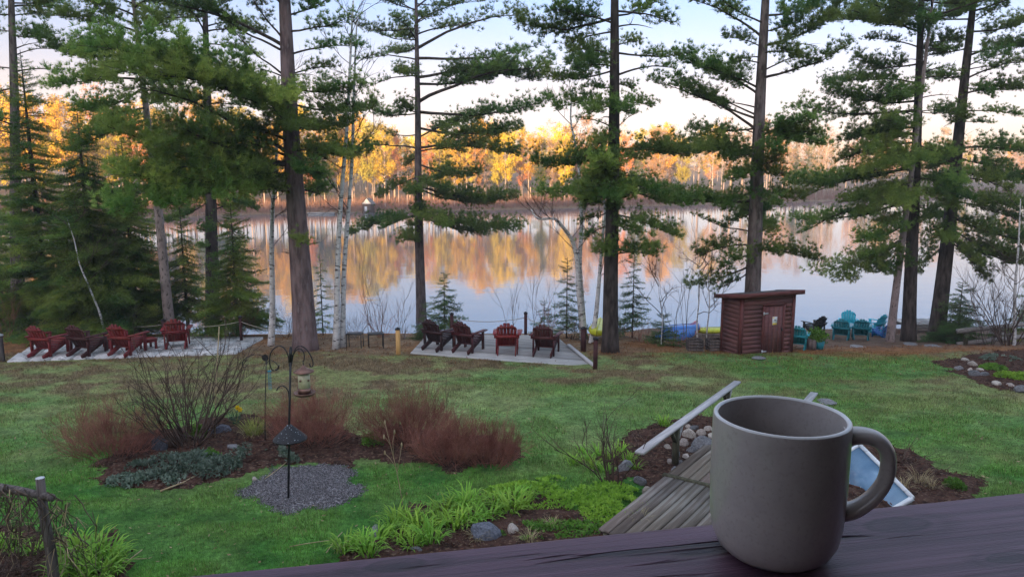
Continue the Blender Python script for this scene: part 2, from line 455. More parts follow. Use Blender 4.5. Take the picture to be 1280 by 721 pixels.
def board_mat(knots=()):
    m, nt, N, L, B = _new('rail_board')
    tc = N.new('ShaderNodeTexCoord')
    def noise(stretch, scale, det, dist=0.0):
        mp = N.new('ShaderNodeMapping'); mp.inputs['Scale'].default_value = stretch
        L.new(tc.outputs['Object'], mp.inputs[0])
        n = N.new('ShaderNodeTexNoise'); n.inputs['Scale'].default_value = scale; n.inputs['Detail'].default_value = det
        n.inputs['Distortion'].default_value = dist
        L.new(mp.outputs[0], n.inputs['Vector'])
        return n
    def ramp(src, p0, c0, p1, c1):
        r = N.new('ShaderNodeValToRGB')
        r.color_ramp.elements[0].position, r.color_ramp.elements[0].color = p0, (*c0, 1)
        r.color_ramp.elements[1].position, r.color_ramp.elements[1].color = p1, (*c1, 1)
        L.new(src, r.inputs[0]); return r
    base = ramp(noise((.35, 5, 5), 9, 6).outputs['Fac'], .3, (.080, .036, .058), .7, (.130, .066, .098))
    grain = noise((.10, 7, 7), 16, 5, .6)
    gr = ramp(grain.outputs['Fac'], .38, (.30, .30, .30), .54, (1, 1, 1))
    crack = noise((.30, 4.2, 4.2), 10, 3, .5)
    cr = ramp(crack.outputs['Fac'], .355, (0, 0, 0), .40, (1, 1, 1))
    mx = N.new('ShaderNodeMix'); mx.data_type = 'RGBA'; mx.blend_type = 'MULTIPLY'; mx.inputs[0].default_value = .6
    L.new(base.outputs[0], mx.inputs[6]); L.new(gr.outputs[0], mx.inputs[7])
    mx2 = N.new('ShaderNodeMix'); mx2.data_type = 'RGBA'; mx2.blend_type = 'MULTIPLY'; mx2.inputs[0].default_value = .75
    L.new(mx.outputs[2], mx2.inputs[6]); L.new(cr.outputs[0], mx2.inputs[7])
    colr = mx2.outputs[2]
    for kx, ky, kr in knots:                           # dark oval knots with a pale ring
        mp = N.new('ShaderNodeMapping'); mp.inputs['Location'].default_value = (-kx * .42 / (kr * 2.5), -ky / (kr * 2.5), 0); mp.inputs['Scale'].default_value = (.42 / (kr * 2.5), 1 / (kr * 2.5), 0)
        L.new(tc.outputs['Object'], mp.inputs[0])
        ad = N.new('ShaderNodeVectorMath'); ad.operation = 'ADD'
        wob = noise((1, 3, 3), 60, 2); sc_ = N.new('ShaderNodeVectorMath'); sc_.operation = 'SCALE'; sc_.inputs['Scale'].default_value = .22
        L.new(wob.outputs['Color'], sc_.inputs[0]); L.new(mp.outputs[0], ad.inputs[0]); L.new(sc_.outputs[0], ad.inputs[1])
        ln = N.new('ShaderNodeVectorMath'); ln.operation = 'LENGTH'; L.new(ad.outputs[0], ln.inputs[0])
        r = N.new('ShaderNodeValToRGB'); el = r.color_ramp.elements
        el[0].position, el[0].color = .14, (.30, .30, .30, 1)
        el[1].position, el[1].color = .92, (1, 1, 1, 1)
        for p_, c_ in ((.30, .5), (.38, .25), (.48, .9), (.66, .6)):
            q_ = el.new(p_); q_.color = (c_, c_, c_, 1)
        L.new(ln.outputs['Value'], r.inputs[0])
        mk = N.new('ShaderNodeMix'); mk.data_type = 'RGBA'; mk.blend_type = 'MULTIPLY'; mk.inputs[0].default_value = .8
        L.new(colr, mk.inputs[6]); L.new(r.outputs[0], mk.inputs[7]); colr = mk.outputs[2]
    L.new(colr, B.inputs['Base Color'])
    B.inputs['Roughness'].default_value = .5
    B.inputs['Specular IOR Level'].default_value = .28
    b1 = N.new('ShaderNodeBump'); b1.inputs['Distance'].default_value = .0012; b1.inputs['Strength'].default_value = 1
    L.new(grain.outputs['Fac'], b1.inputs['Height'])
    b2 = N.new('ShaderNodeBump'); b2.inputs['Distance'].default_value = .003; b2.inputs['Strength'].default_value = 1
    L.new(cr.outputs[0], b2.inputs['Height']); L.new(b1.outputs[0], b2.inputs['Normal'])
    fine = noise((1, 4, 4), 240, 3)
    b3 = N.new('ShaderNodeBump'); b3.inputs['Distance'].default_value = .0004; b3.inputs['Strength'].default_value = 1
    L.new(fine.outputs['Fac'], b3.inputs['Height']); L.new(b2.outputs[0], b3.inputs['Normal'])
    L.new(b3.outputs[0], B.inputs['Normal'])
    return m
# ================================================================== SETTING
def inpoly(x, y, poly):
    x = np.asarray(x, float); y = np.asarray(y, float)
    r = np.zeros(x.shape, bool)
    n = len(poly)
    for i in range(n):
        x1, y1 = poly[i]; x2, y2 = poly[(i + 1) % n]
        c = ((y1 > y) != (y2 > y)) & (x < (x2 - x1) * (y - y1) / (y2 - y1 + 1e-12) + x1)
        r ^= c
    return r
def gpoly(pix):
    return [(p.x, p.y) for p in (G(*q) for q in pix)]
BEDS = {
    'island_bed': gpoly([(112, 580), (150, 548), (200, 538), (262, 522), (330, 515), (400, 528), (455, 540), (482, 528), (560, 536), (625, 548), (650, 562), (640, 584), (585, 592), (520, 580), (455, 576), (430, 590), (380, 582), (330, 588), (300, 600), (240, 614), (165, 612), (125, 600)]),
    'creek_bed': gpoly([(745, 575), (765, 552), (790, 536), (822, 526), (870, 518), (960, 525), (1000, 560), (960, 600), (880, 640), (850, 690), (790, 690), (805, 640), (790, 605), (760, 595)]),
    'lily_bed': gpoly([(405, 702), (440, 672), (500, 640), (560, 622), (640, 606), (690, 612), (730, 630), (770, 650), (795, 690), (700, 720), (560, 740), (430, 750)]),
    'side_bed': gpoly([(1010, 600), (1050, 560), (1090, 545), (1150, 570), (1200, 590), (1238, 608), (1240, 640), (1150, 690), (1040, 690)]),
    'rock_bed': gpoly([(1165, 452), (1205, 444), (1290, 436), (1350, 450), (1340, 500), (1275, 492), (1235, 488), (1200, 470)]),
    'vine_bed': gpoly([(-60, 665), (20, 650), (90, 655), (150, 668), (178, 695), (180, 735), (150, 770), (-60, 780)]),
}
GRAVEL = gpoly([(303, 620), (318, 602), (350, 590), (395, 583), (440, 590), (457, 607), (445, 627), (405, 641), (350, 637), (315, 630)])
def warp(x, y):
    return x + (fbm(x * 2.2, y * 2.2, 21, 3) - .5) * .7, y + (fbm(x * 2.2, y * 2.2, 47, 3) - .5) * .7
def in_bed(x, y):
    wx, wy = warp(x, y)
    r = np.zeros(np.shape(x), bool)
    for p in BEDS.values(): r |= inpoly(wx, wy, p)
    return r
def in_gravel(x, y):
    wx, wy = warp(x, y)
    return inpoly(wx, wy, GRAVEL)

PATIO = gpoly([(8, 453), (296, 443), (330, 424), (60, 424)])
ZD = 1.97
DECK = [(p.x, p.y) for p in (PZ(513, 441, ZD), PZ(743, 459, ZD), PZ(694, 419, ZD), PZ(535, 417, ZD))]
W0, W1 = G(832, 603), G(925, 500)                      # footbridge line under its left handrail
wdir = Vector((math.sin(R(34)), math.cos(R(34)), 0)); wside = Vector((wdir.y, -wdir.x, 0))
WALK_O = Vector((W0.x, W0.y, 0)) - wdir * 2.2
WALK = [(q.x, q.y) for q in (WALK_O - wside * .04, WALK_O - wside * .04 + wdir * 5.9, WALK_O + wside * 1.12 + wdir * 5.9, WALK_O + wside * 1.12)]

def lerp(a, b, t): return a + (b - a) * np.asarray(t)[..., None]
def ground_color(x, y):
    x = np.asarray(x, float); y = np.asarray(y, float)
    g1, g2, g3 = np.array([.040, .130, .022]), np.array([.095, .218, .038]), np.array([.195, .210, .080])
    brown, duff, sand = np.array([.190, .130, .080]), np.array([.210, .100, .042]), np.array([.115, .075, .052])
    n1 = fbm(x * .45, y * .6, 5, 4); n2 = fbm(x * 1.6, y * 2.2, 8, 4); n3 = fbm(x * .22 + 7, y * .5, 31, 4)
    c = lerp(g1, g2, ss(.32, .66, n2))
    c = lerp(c, g3, ss(.45, .72, n1) * .75 * (.3 + .7 * ss(9, 13.5, y)))
    dew = ss(10.0, 14.0, y) * (.25 + .75 * fbm(x * .5, y * 1.3, 61, 4)) * (1 - .5 * ss(3, 8, x))
    c = lerp(c, np.array([.27, .335, .14]), dew * .55)
    far = ss(12.5, 18.5, y) * (1 - .55 * ss(2.5, 7, x)) + .10
    pb = np.clip(ss(.62 - .30 * far, .80 - .25 * far, n3 * .65 + n2 * .35) * (0.25 + far), 0, 1)
    c = lerp(c, lerp(g3, brown, ss(.35, .6, n2)), pb * .9)
    ed = ss(19.3, 20.8, y + (n2 - .5) * 2.2)
    c = lerp(c, lerp(duff, brown, ss(.4, .62, n1)), ed)
    be = ss(21.2, 22.4, y + (n2 - .5)) * ss(4.0, 6.5, x)
    c = lerp(c, sand * (0.75 + .6 * n2[..., None]), be)
    fr = ss(60, 80, y)
    c = lerp(c, np.array([.20, .14, .085]), fr)
    hl = ss(-15, -30, y)
    c = lerp(c, np.array([.06, .06, .03]), hl)
    return c

def geo(a, b, n, p=2.2):
    return a + (b - a) * np.linspace(0, 1, n) ** p
xs = np.concatenate([-geo(22, 320, 34)[::-1][:-1], np.arange(-22, 22.01, .13), geo(22, 320, 34)[1:]])
ys_ = np.concatenate([-geo(-5, 200, 34, 1.6)[::-1][:-1], np.arange(5, 34, .13), geo(34, 420, 70, 1.5)])
X, Y = np.meshgrid(xs, ys_)
Z = terrain(X, Y)
nx, ny = len(xs), len(ys_)
ii = np.arange(nx * ny).reshape(ny, nx)
mb = MB()
mb.add(np.stack([X, Y, Z], -1), np.stack([ii[:-1, :-1], ii[:-1, 1:], ii[1:, 1:], ii[1:, :-1]], -1).reshape(-1, 4))
tag(link('ground', mb.mesh('ground', [M['ground']], True, ground_color(X, Y).reshape(-1, 3))), kind='structure')

mb = MB().add([(-320, 26, 0), (320, 26, 0), (320, 330, 0), (-320, 330, 0)], [[0, 1, 2, 3]])
tag(build(mb, 'lake', M['water']), 'still lake mirroring the sky and the far trees', None, None, 'structure')

def sheet(name, poly, m, dz, cell=.07, bumpz=.05):
    px_, py_ = [p[0] for p in poly], [p[1] for p in poly]
    gx = np.arange(min(px_) - .6, max(px_) + .6, cell); gy = np.arange(max(5.2, min(py_) - .6), max(py_) + .6, cell)
    X, Y = np.meshgrid(gx, gy)
    wx, wy = warp(X, Y)
    ins = inpoly(wx, wy, poly)
    q = ins[:-1, :-1] & ins[1:, :-1] & ins[:-1, 1:] & ins[1:, 1:]
    core = ins.astype(float)
    for _ in range(4):
        core = np.minimum.reduce([core, np.roll(core, 1, 0) + .25, np.roll(core, -1, 0) + .25, np.roll(core, 1, 1) + .25, np.roll(core, -1, 1) + .25])
    core = core * ins
    Z = terrain(X, Y) - .012 + core * (dz + .012 + (fbm(X * 5, Y * 5, 77, 3) - .35) * bumpz)
    ii = np.arange(X.size).reshape(X.shape)
    F = np.stack([ii[:-1, :-1], ii[:-1, 1:], ii[1:, 1:], ii[1:, :-1]], -1)[q]
    use = np.unique(F); mp = np.full(X.size, -1); mp[use] = np.arange(len(use))
    V = np.stack([X, Y, Z], -1).reshape(-1, 3)[use]
    mb = MB().add(V, mp[F])
    return tag(build(mb, name, m, smooth=True), kind='structure'), V
BEDV = []
for nm, p in BEDS.items():
    o, v = sheet('garden_bed', p, M['soil'], .03)
    BEDV.append(v)
_, GV = sheet('gravel_patch', GRAVEL, M['gravel'], .03, .06, .02)

rs = np.random.RandomState(4)
# loose bark chips on the beds
bv = np.concatenate(BEDV)
k = rs.randint(0, len(bv), 9000)
p = bv[k] + np.stack([rs.uniform(-.05, .05, 9000), rs.uniform(-.05, .05, 9000), rs.uniform(.004, .02, 9000)], -1)
d1 = rs.normal(size=(9000, 3)) * [1, 1, .35]; d1 /= np.linalg.norm(d1, axis=1)[:, None]
d2 = np.cross(d1, rs.normal(size=(9000, 3)) * .4 + [0, 0, 1]); d2 /= np.linalg.norm(d2, axis=1)[:, None]
L1 = rs.uniform(.012, .045, 9000)[:, None]; L2 = rs.uniform(.004, .012, 9000)[:, None]
V = np.stack([p - d1 * L1 - d2 * L2, p + d1 * L1 - d2 * L2, p + d1 * L1 + d2 * L2, p - d1 * L1 + d2 * L2], 1)
mb = MB().add(V, np.arange(36000).reshape(-1, 4))
tag(build(mb, 'mulch', M['chip']), 'dark brown bark chips scattered over the garden beds', 'mulch', None, 'stuff')
# gravel stones
k = rs.randint(0, len(GV), 5200)
oc = np.array([[1, 0, 0], [0, 1, 0], [-1, 0, 0], [0, -1, 0], [0, 0, 1.0], [0, 0, -.6]])
of = np.array([[0, 1, 4], [1, 2, 4], [2, 3, 4], [3, 0, 4], [1, 0, 5], [2, 1, 5], [3, 2, 5], [0, 3, 5]])
c = GV[k] + np.stack([rs.uniform(-.05, .05, 5200), rs.uniform(-.05, .05, 5200), rs.uniform(0, .008, 5200)], -1)
sz = rs.uniform(.006, .018, (5200, 1, 3))
V = c[:, None] + (oc[None] + rs.normal(size=(5200, 6, 3)) * .25) * sz
mb = MB().add(V, (of[None] + (np.arange(5200) * 6)[:, None, None]).reshape(-1, 3))
tag(build(mb, 'gravel', M['gravel']), 'small grey stones loose on the gravel patch', 'gravel', None, 'stuff')

# grass blades
N = 620000
yy = 7.2 + (21.0 - 7.2) * rs.uniform(0, 1, N) ** 1.25
xx = rs.uniform(-1, 1, N) * (yy * .76 + .6)
jx, jy = xx + rs.normal(size=N) * .07, yy + rs.normal(size=N) * .07
ok = ~in_bed(jx, jy) & ~in_gravel(jx, jy) & ~inpoly(xx, yy, PATIO) & ~inpoly(xx, yy, DECK) & ~inpoly(xx, yy, WALK)
n1 = fbm(xx * .45, yy * .6, 5, 4); n2 = fbm(xx * 1.6, yy * 2.2, 8, 4); n3 = fbm(xx * .22 + 7, yy * .5, 31, 4)
lush = ss(.3, .65, n2) * (1 - ss(.45, .75, n3) * .5)
ok &= rs.uniform(0, 1, N) < (.25 + .75 * lush) * (1 - .85 * ss(18.8, 20.8, yy))
xx, yy, lush, n2 = xx[ok], yy[ok], lush[ok], n2[ok]
n = len(xx)
hgt = rs.uniform(.018, .058, n) * (.7 + .7 * lush)
wid = .0028 * (yy / 9) * rs.uniform(.7, 1.4, n)
az = rs.uniform(0, 6.283, n); ln = rs.uniform(.1, .8, n) * hgt
b = np.stack([xx, yy, terrain(xx, yy) - .003], -1)
w = np.stack([np.cos(az), np.sin(az), 0 * az], -1) * wid[:, None]
la = az + 1.57 + rs.normal(size=n) * .4
tp = b + np.stack([np.cos(la) * ln, np.sin(la) * ln, hgt], -1)
V = np.stack([b - w, b + w, tp], 1)
gc = ground_color(xx, yy)
dry = (rs.uniform(0, 1, n) < .04 + .08 * ss(9, 14, yy))[:, None]
gc = gc * rs.uniform(.5, 1.75, (n, 1))
gc = np.where(dry, np.array([.26, .21, .10]), gc)
mb = MB().add(V, np.arange(n * 3).reshape(-1, 3))
o = link('grass', mb.mesh('grass', [M['blade']], False, np.repeat(gc, 3, 0)))
tag(o, 'short green lawn grass with dry brown patches', 'grass', None, 'stuff')

# fallen needles and leaves on the lawn edge under the pines
n = 9000
yy = rs.uniform(17.5, 23, n); xx = rs.uniform(-1, 1, n) * (yy * .75)
ok = ~inpoly(xx, yy, PATIO) & ~inpoly(xx, yy, DECK) & (rs.uniform(0, 1, n) < ss(17.5, 20.5, yy) + .05)
xx, yy = xx[ok], yy[ok]; n = len(xx)
p = np.stack([xx, yy, terrain(xx, yy) + rs.uniform(.008, .03, n)], -1)
d1 = rs.normal(size=(n, 3)) * [1, 1, .3]; d1 /= np.linalg.norm(d1, axis=1)[:, None]
d2 = np.cross(d1, [0, 0, 1.0]); d2 /= np.linalg.norm(d2, axis=1)[:, None] + 1e-6
L1 = rs.uniform(.03, .07, n)[:, None]; L2 = rs.uniform(.004, .012, n)[:, None]
V = np.stack([p - d1 * L1 - d2 * L2, p + d1 * L1 - d2 * L2, p + d1 * L1 + d2 * L2, p - d1 * L1 + d2 * L2], 1)
M['litter'] = mat('litter', (.13, .05, .02), (.25, .11, .045), scale=3, rough=1, spec=.05, coord='World')
tag(build(MB().add(V, np.arange(n * 4).reshape(-1, 4)), 'needle_litter', M['litter']), 'orange brown fallen pine needles along the lawn edge', 'needle litter', None, 'stuff')

# single fallen leaves and bits of straw strewn over the open lawn
n = 3800
yy = 7.3 + 12.5 * rs.uniform(0, 1, n) ** 1.15; xx = rs.uniform(-1, 1, n) * (yy * .76 + .5)
ok = ~in_bed(xx, yy) & ~in_gravel(xx, yy) & (rs.uniform(0, 1, n) < .25 + fbm(xx * .6, yy * .6, 91, 3))
xx, yy = xx[ok], yy[ok]; n = len(xx)
p = np.stack([xx, yy, terrain(xx, yy) + rs.uniform(.022, .045, n)], -1)
d1 = rs.normal(size=(n, 3)) * [1, 1, .35]; d1 /= np.linalg.norm(d1, axis=1)[:, None]
d2 = np.cross(d1, rs.normal(size=(n, 3)) * .5 + [0, 0, 1.0]); d2 /= np.linalg.norm(d2, axis=1)[:, None] + 1e-6
L1 = rs.uniform(.010, .035, n)[:, None]; L2 = L1 * rs.uniform(.12, .55, (n, 1))
V = np.stack([p - d1 * L1, p - d2 * L2, p + d1 * L1, p + d2 * L2], 1)
M['leaf_litter'] = mat('leaf_litter', (.13, .075, .040), (.42, .33, .20), scale=5, rough=1, spec=.05, coord='World', lo=.3, hi=.7)
tag(build(MB().add(V, np.arange(n * 4).reshape(-1, 4)), 'leaf_litter', M['leaf_litter']), 'dry tan and brown leaf scraps strewn over the open lawn', 'leaf litter', None, 'stuff')

# ------------------------------------------------------------------ patio of pale slabs (left)
rng = random.Random(11)
A, Bp, C, D = [Vector((p[0], p[1], 0)) for p in PATIO]
zp = 2.0
patio = tag(bpy.data.objects.new('patio', None), 'pale stone slab patio under the red chairs', None, None, 'structure')
COL.objects.link(patio)
nu, nv = 11, 4
for i in range(nu):
    for j in range(nv):
        def q(u, v):
            a = A.lerp(Bp, u); d = D.lerp(C, u); r = a.lerp(d, v); return r
        g = .006
        u0, u1, v0, v1 = i / nu + g * .4, (i + 1) / nu - g * .4, j / nv + g, (j + 1) / nv - g
        cs = [q(u0, v0), q(u1, v0), q(u1, v1), q(u0, v1)]
        dz = rng.uniform(-.008, .012)
        zz = [max(gz(c.x, c.y) for c in cs) + .035 + dz] * 4
        V = [(c.x, c.y, z) for c, z in zip(cs, zz)] + [(c.x, c.y, z - .13) for c, z in zip(cs, zz)]
        mb = MB().add(V, [[0, 1, 2, 3], [7, 6, 5, 4], [0, 4, 5, 1], [1, 5, 6, 2], [2, 6, 7, 3], [3, 7, 4, 0]])
        build(mb, 'slab', M['slab'], patio)

# ------------------------------------------------------------------ wooden deck by the water
def clip(poly, nrm, off, keep):
    out = []
    for i in range(len(poly)):
        a, b = poly[i], poly[(i + 1) % len(poly)]
        da, db = (a.dot(nrm) - off) * keep, (b.dot(nrm) - off) * keep
        if da >= 0: out.append(a)
        if da * db < 0: out.append(a.lerp(b, da / (da - db)))
    return out
deck = thing('deck_platform', 'weathered grey plank deck at the water edge holding four maroon chairs', 'deck', (DECK[0][0], DECK[0][1], ZD - .05))
dp = [Vector((p[0] - DECK[0][0], p[1] - DECK[0][1], 0)) for p in DECK]
ux = (dp[1] - dp[0]).normalized(); uy = Vector((-ux.y, ux.x, 0))
lo_, hi_ = min(p.dot(uy) for p in dp), max(p.dot(uy) for p in dp)
w = .15
t = lo_
while t < hi_ - .03:
    pl = clip(clip(dp, uy, t + .011, 1), uy, min(t + w - .011, hi_), -1)
    if len(pl) >= 3:
        zt = .05 + rng.uniform(-.004, .004)
        cen = sum(pl, Vector()) / len(pl)
        k = len(pl)
        ang = math.atan2(ux.y, ux.x)
        rm = Matrix.Rotation(-ang, 3, 'Z')
        loc = [rm @ (p - cen) for p in pl]
        V = [(p.x, p.y, 0) for p in loc] + [(p.x, p.y, -.038) for p in loc]
        mb = MB()
        mb.v.append(np.array(V)); mb.n = 2 * k
        tri = [[0, i, i + 1] for i in range(1, k - 1)] + [[k, k + i + 1, k + i] for i in range(1, k - 1)]
        mb.f3.append(np.array(tri)); mb.m3.append(np.zeros(len(tri), int))
        qd = [[i, k + i, k + (i + 1) % k, (i + 1) % k] for i in range(k)]
        mb.f4.append(np.array(qd)); mb.m4.append(np.zeros(k, int))
        build(mb, 'plank', M['dock_wood'], deck, (cen.x, cen.y, zt), (0, 0, ang))
    t += w
def ins(p, c, d): return p + (c - p).normalized() * d
cc = sum(dp, Vector()) / 4
for i in range(4):
    a, b = ins(dp[i], cc, .12), ins(dp[(i + 1) % 4], cc, .12)
    mb = MB().bar((a.x, a.y, -.08), (b.x, b.y, -.08), .05, .17)
    build(mb, 'joist', M['old_wood'], deck)
    zg = gz(a.x + DECK[0][0], a.y + DECK[0][1]) - (ZD - .05)
    if zg < -.15:
        build(MB().box((a.x, a.y, (zg - .2 - .1) / 2), (.12, .12, abs(zg - .2) - .1)), 'support_post', M['old_wood'], deck)
a, b = dp[1], dp[2]
build(MB().bar((a.x, a.y, .085), (a.lerp(b, .62).x, a.lerp(b, .62).y, .085), .09, .06), 'edge_board', M['rail_wood'], deck)

# ------------------------------------------------------------------ house behind the camera: wall, roof over the porch, porch floor
ry = R(11)                                             # the porch front runs 11 degrees off square
rv = Vector((math.cos(ry * .98), math.sin(ry * .98), 0))
ZR_ = ZC - .243
e0, e1 = PZ(200, 718, ZR_), PZ(1280, 612, ZR_)
rv = (e1 - e0); rv.z = 0; rv.normalize()
rn = Vector((rv.y, -rv.x, 0))                          # towards the house
e0.z = 0
org = e0 + rn * .07                                    # board centre line
house = thing('house', 'dark brown lake house with an open porch behind the viewer', 'house', (org.x, org.y, 0))
def hb(c, d, name, m):
    mt = Matrix((rv, -rn, Vector((0, 0, 1)))).transposed()
    mb = MB().box(mt @ Vector(c), d, mt); return build(mb, name, m, house)
hb((3.9, -3.0, 5.4), (12.4, .2, 6.4), 'wall', M['house_wall'])
hb((2.35, -1.55, 5.4), (.2, 2.86, 6.4), 'wall', M['house_wall'])  # unseen return wall, added to darken the right side of the mug
hb((0, -1.4, 5.60), (14, 3.0, .14), 'porch_floor', M['old_wood'])
hb((4.1, -3.85, 8.75), (12.8, 7.5, .16), 'roof', M['house_roof'])
hb((-6.7, 0, 3.9), (.16, .16, 3.4), 'porch_post', M['house_wall'])
hb((6.7, 0, 3.9), (.16, .16, 3.4), 'porch_post', M['house_wall'])

rail = thing('porch_railing', 'purple brown painted porch railing with a wide flat top board', 'railing', (org.x, org.y, 5.67))
ang = math.atan2(rv.y, rv.x)
rail.rotation_euler = (0, 0, ang)
zt = ZR_ - 5.67
def bev_board(Lx, W, H, r=.006, nx_=60, jit=.0007):
    mb = MB()
    prof = [(-W / 2, -H), (-W / 2, -r), (-W / 2 + r * .3, -r * .3), (-W / 2 + r, 0)] + [(-W / 2 + r + (W - 2 * r) * t, 0) for t in np.linspace(.1, .9, 9)] + [(W / 2 - r, 0), (W / 2 - r * .3, -r * .3), (W / 2, -r), (W / 2, -H)]
    prof = np.array(prof); k = len(prof)
    X = np.linspace(-Lx / 2, Lx / 2, nx_)
    V = np.zeros((nx_, k, 3)); V[..., 0] = X[:, None]; V[..., 1] = prof[None, :, 0]; V[..., 2] = prof[None, :, 1]
    V[..., 1] += ((fbm(X * 6, X * 0, 3, 3) - .5) * .0022)[:, None]
    V[:, 1:-1, 2] += (fbm(V[:, 1:-1, 0] * 9, V[:, 1:-1, 1] * 40, 6, 3) - .5) * jit * 2
    ii = np.arange(nx_ * k).reshape(nx_, k)
    F = np.stack([ii[:-1, :-1], ii[1:, :-1], ii[1:, 1:], ii[:-1, 1:]], -1).reshape(-1, 4)
    F2 = np.stack([ii[:-1, -1], ii[1:, -1], ii[1:, 0], ii[:-1, 0]], -1)
    mb.add(V.reshape(-1, 3), np.concatenate([F, F2]))
    return mb
M['rail_board'] = board_mat([(*[(Matrix.Rotation(-ang, 3, 'Z') @ (Vector((q_.x, q_.y, 0)) - Vector((org.x, org.y, 0))))[i] for i in (0, 1)], kr) for q_, kr in ((PZ(505, 702, ZR_), .0075), (PZ(1128, 652, ZR_), .010), (PZ(1262, 694, ZR_), .006))])
build(bev_board(9.0, .14, .038, nx_=700), 'top_board', M['rail_board'], rail, (0, 0, zt), smooth=True)
build(MB().box((0, 0, zt - .085), (9, .038, .089)), 'upper_rail', M['house_wall'], rail)
build(MB().box((0, 0, .12), (9, .038, .089)), 'lower_rail', M['house_wall'], rail)
for i in range(5):
    build(MB().box((-4.4 + i * 2.2, 0, (zt - .04) / 2), (.089, .089, zt - .042)), 'railing_post', M['house_wall'], rail)
bal = MB().box((0, 0, (.165 + zt - .13) / 2), (.038, .038, zt - .13 - .165)).mesh('baluster', [M['house_wall']])
for i in range(62):
    x = -4.27 + i * .14
    if min(abs(x - (-4.4 + j * 2.2)) for j in range(5)) > .08:
        link('baluster', bal, rail, (x, 0, 0))

# ------------------------------------------------------------------ mug on the railing
mp_ = PZ(966, 688, ZR_)
mug = thing('coffee_mug', 'large taupe ceramic coffee mug standing on the porch railing', 'mug', (mp_.x, mp_.y, ZR_ + .0012))
Rm, Hm = .0412, .0905
outer = [(.0, .001), (.026, .001), (.029, .0), (.0315, .002), (.0352, .0055), (.0385, .0125), (.0402, .022), (Rm - .0003, .034), (Rm, .05), (Rm, Hm - .003), (Rm - .0004, Hm - .001)]
rim = [(Rm - .0004, Hm - .001), (Rm - .0012, Hm), (Rm - .0024, Hm), (Rm - .0033, Hm - .0012)]
inner = [(Rm - .0033, Hm - .0012), (Rm - .0036, Hm - .004), (Rm - .0038, .05), (Rm - .0045, .02), (.033, .010), (.026, .0065), (.0, .006)]
build(MB().lathe(outer, 96).lathe(inner, 96), 'body', M['mug_glaze'], mug, smooth=True)
build(MB().lathe(rim, 96), 'rim', M['mug_rim'], mug, smooth=True)
hp = []
ctrl = [(Rm - .003, .0795), (Rm + .006, .0812), (Rm + .0145, .0795), (Rm + .0205, .0730), (Rm + .0222, .064), (Rm + .0212, .054), (Rm + .0168, .0445), (Rm + .0105, .0370), (Rm + .004, .0322), (Rm - .003, .0300)]
ctrl = np.array(ctrl)
tt = np.linspace(0, len(ctrl) - 1, 46)
def cr(c, t):
    i = int(min(max(math.floor(t), 0), len(c) - 2)); f = t - i
    p0, p1, p2, p3 = c[max(i - 1, 0)], c[i], c[i + 1], c[min(i + 2, len(c) - 1)]
    return .5 * ((2 * p1) + (-p0 + p2) * f + (2 * p0 - 5 * p1 + 4 * p2 - p3) * f * f + (-p0 + 3 * p1 - 3 * p2 + p3) * f ** 3)
pts = np.array([cr(ctrl, t) for t in tt])
tang = np.gradient(pts, axis=0); tang /= np.linalg.norm(tang, axis=1)[:, None]
nr = np.stack([-tang[:, 1], tang[:, 0]], -1)
na = 18
a = np.linspace(0, 2 * np.pi, na, endpoint=False)
sx = .0068 + .0012 * np.abs(np.linspace(-1, 1, 46)) ** 2; sn = .0044 + .0016 * np.abs(np.linspace(-1, 1, 46)) ** 3
V = np.zeros((46, na, 3))
V[..., 0] = pts[:, None, 0] + nr[:, None, 0] * np.cos(a)[None] * sn[:, None]
V[..., 2] = pts[:, None, 1] + nr[:, None, 1] * np.cos(a)[None] * sn[:, None]
V[..., 1] = np.sin(a)[None] * sx[:, None]
ii = np.arange(46 * na).reshape(46, na)
F = np.stack([ii[:-1], ii[1:], np.roll(ii, -1, 1)[1:], np.roll(ii, -1, 1)[:-1]], -1).reshape(-1, 4)
ho = build(MB().add(V.reshape(-1, 3), F), 'handle', M['mug_glaze'], mug, smooth=True)
mug.rotation_euler = (0, 0, R(-14))
# ================================================================== TREES
def unit(v): return v / (np.linalg.norm(v, axis=-1, keepdims=True) + 1e-9)
def needles(rs, cen, dirs, per, ln, wd, spread):
    n = len(cen)
    c = np.repeat(cen, per, 0); d = np.repeat(dirs, per, 0)
    nd = unit(d + unit(rs.normal(size=(n * per, 3))) * spread)
    L = rs.uniform(ln * .7, ln * 1.15, (n * per, 1))
    sd = unit(np.cross(nd, unit(rs.normal(size=(n * per, 3)))))
    b = c + nd * L * .04
    t = c + nd * L
    V = np.stack([b - sd * wd, b + sd * wd, t + sd * wd * .35, t - sd * wd * .35], 1)
    return V.reshape(-1, 3), np.arange(n * per * 4).reshape(-1, 4)

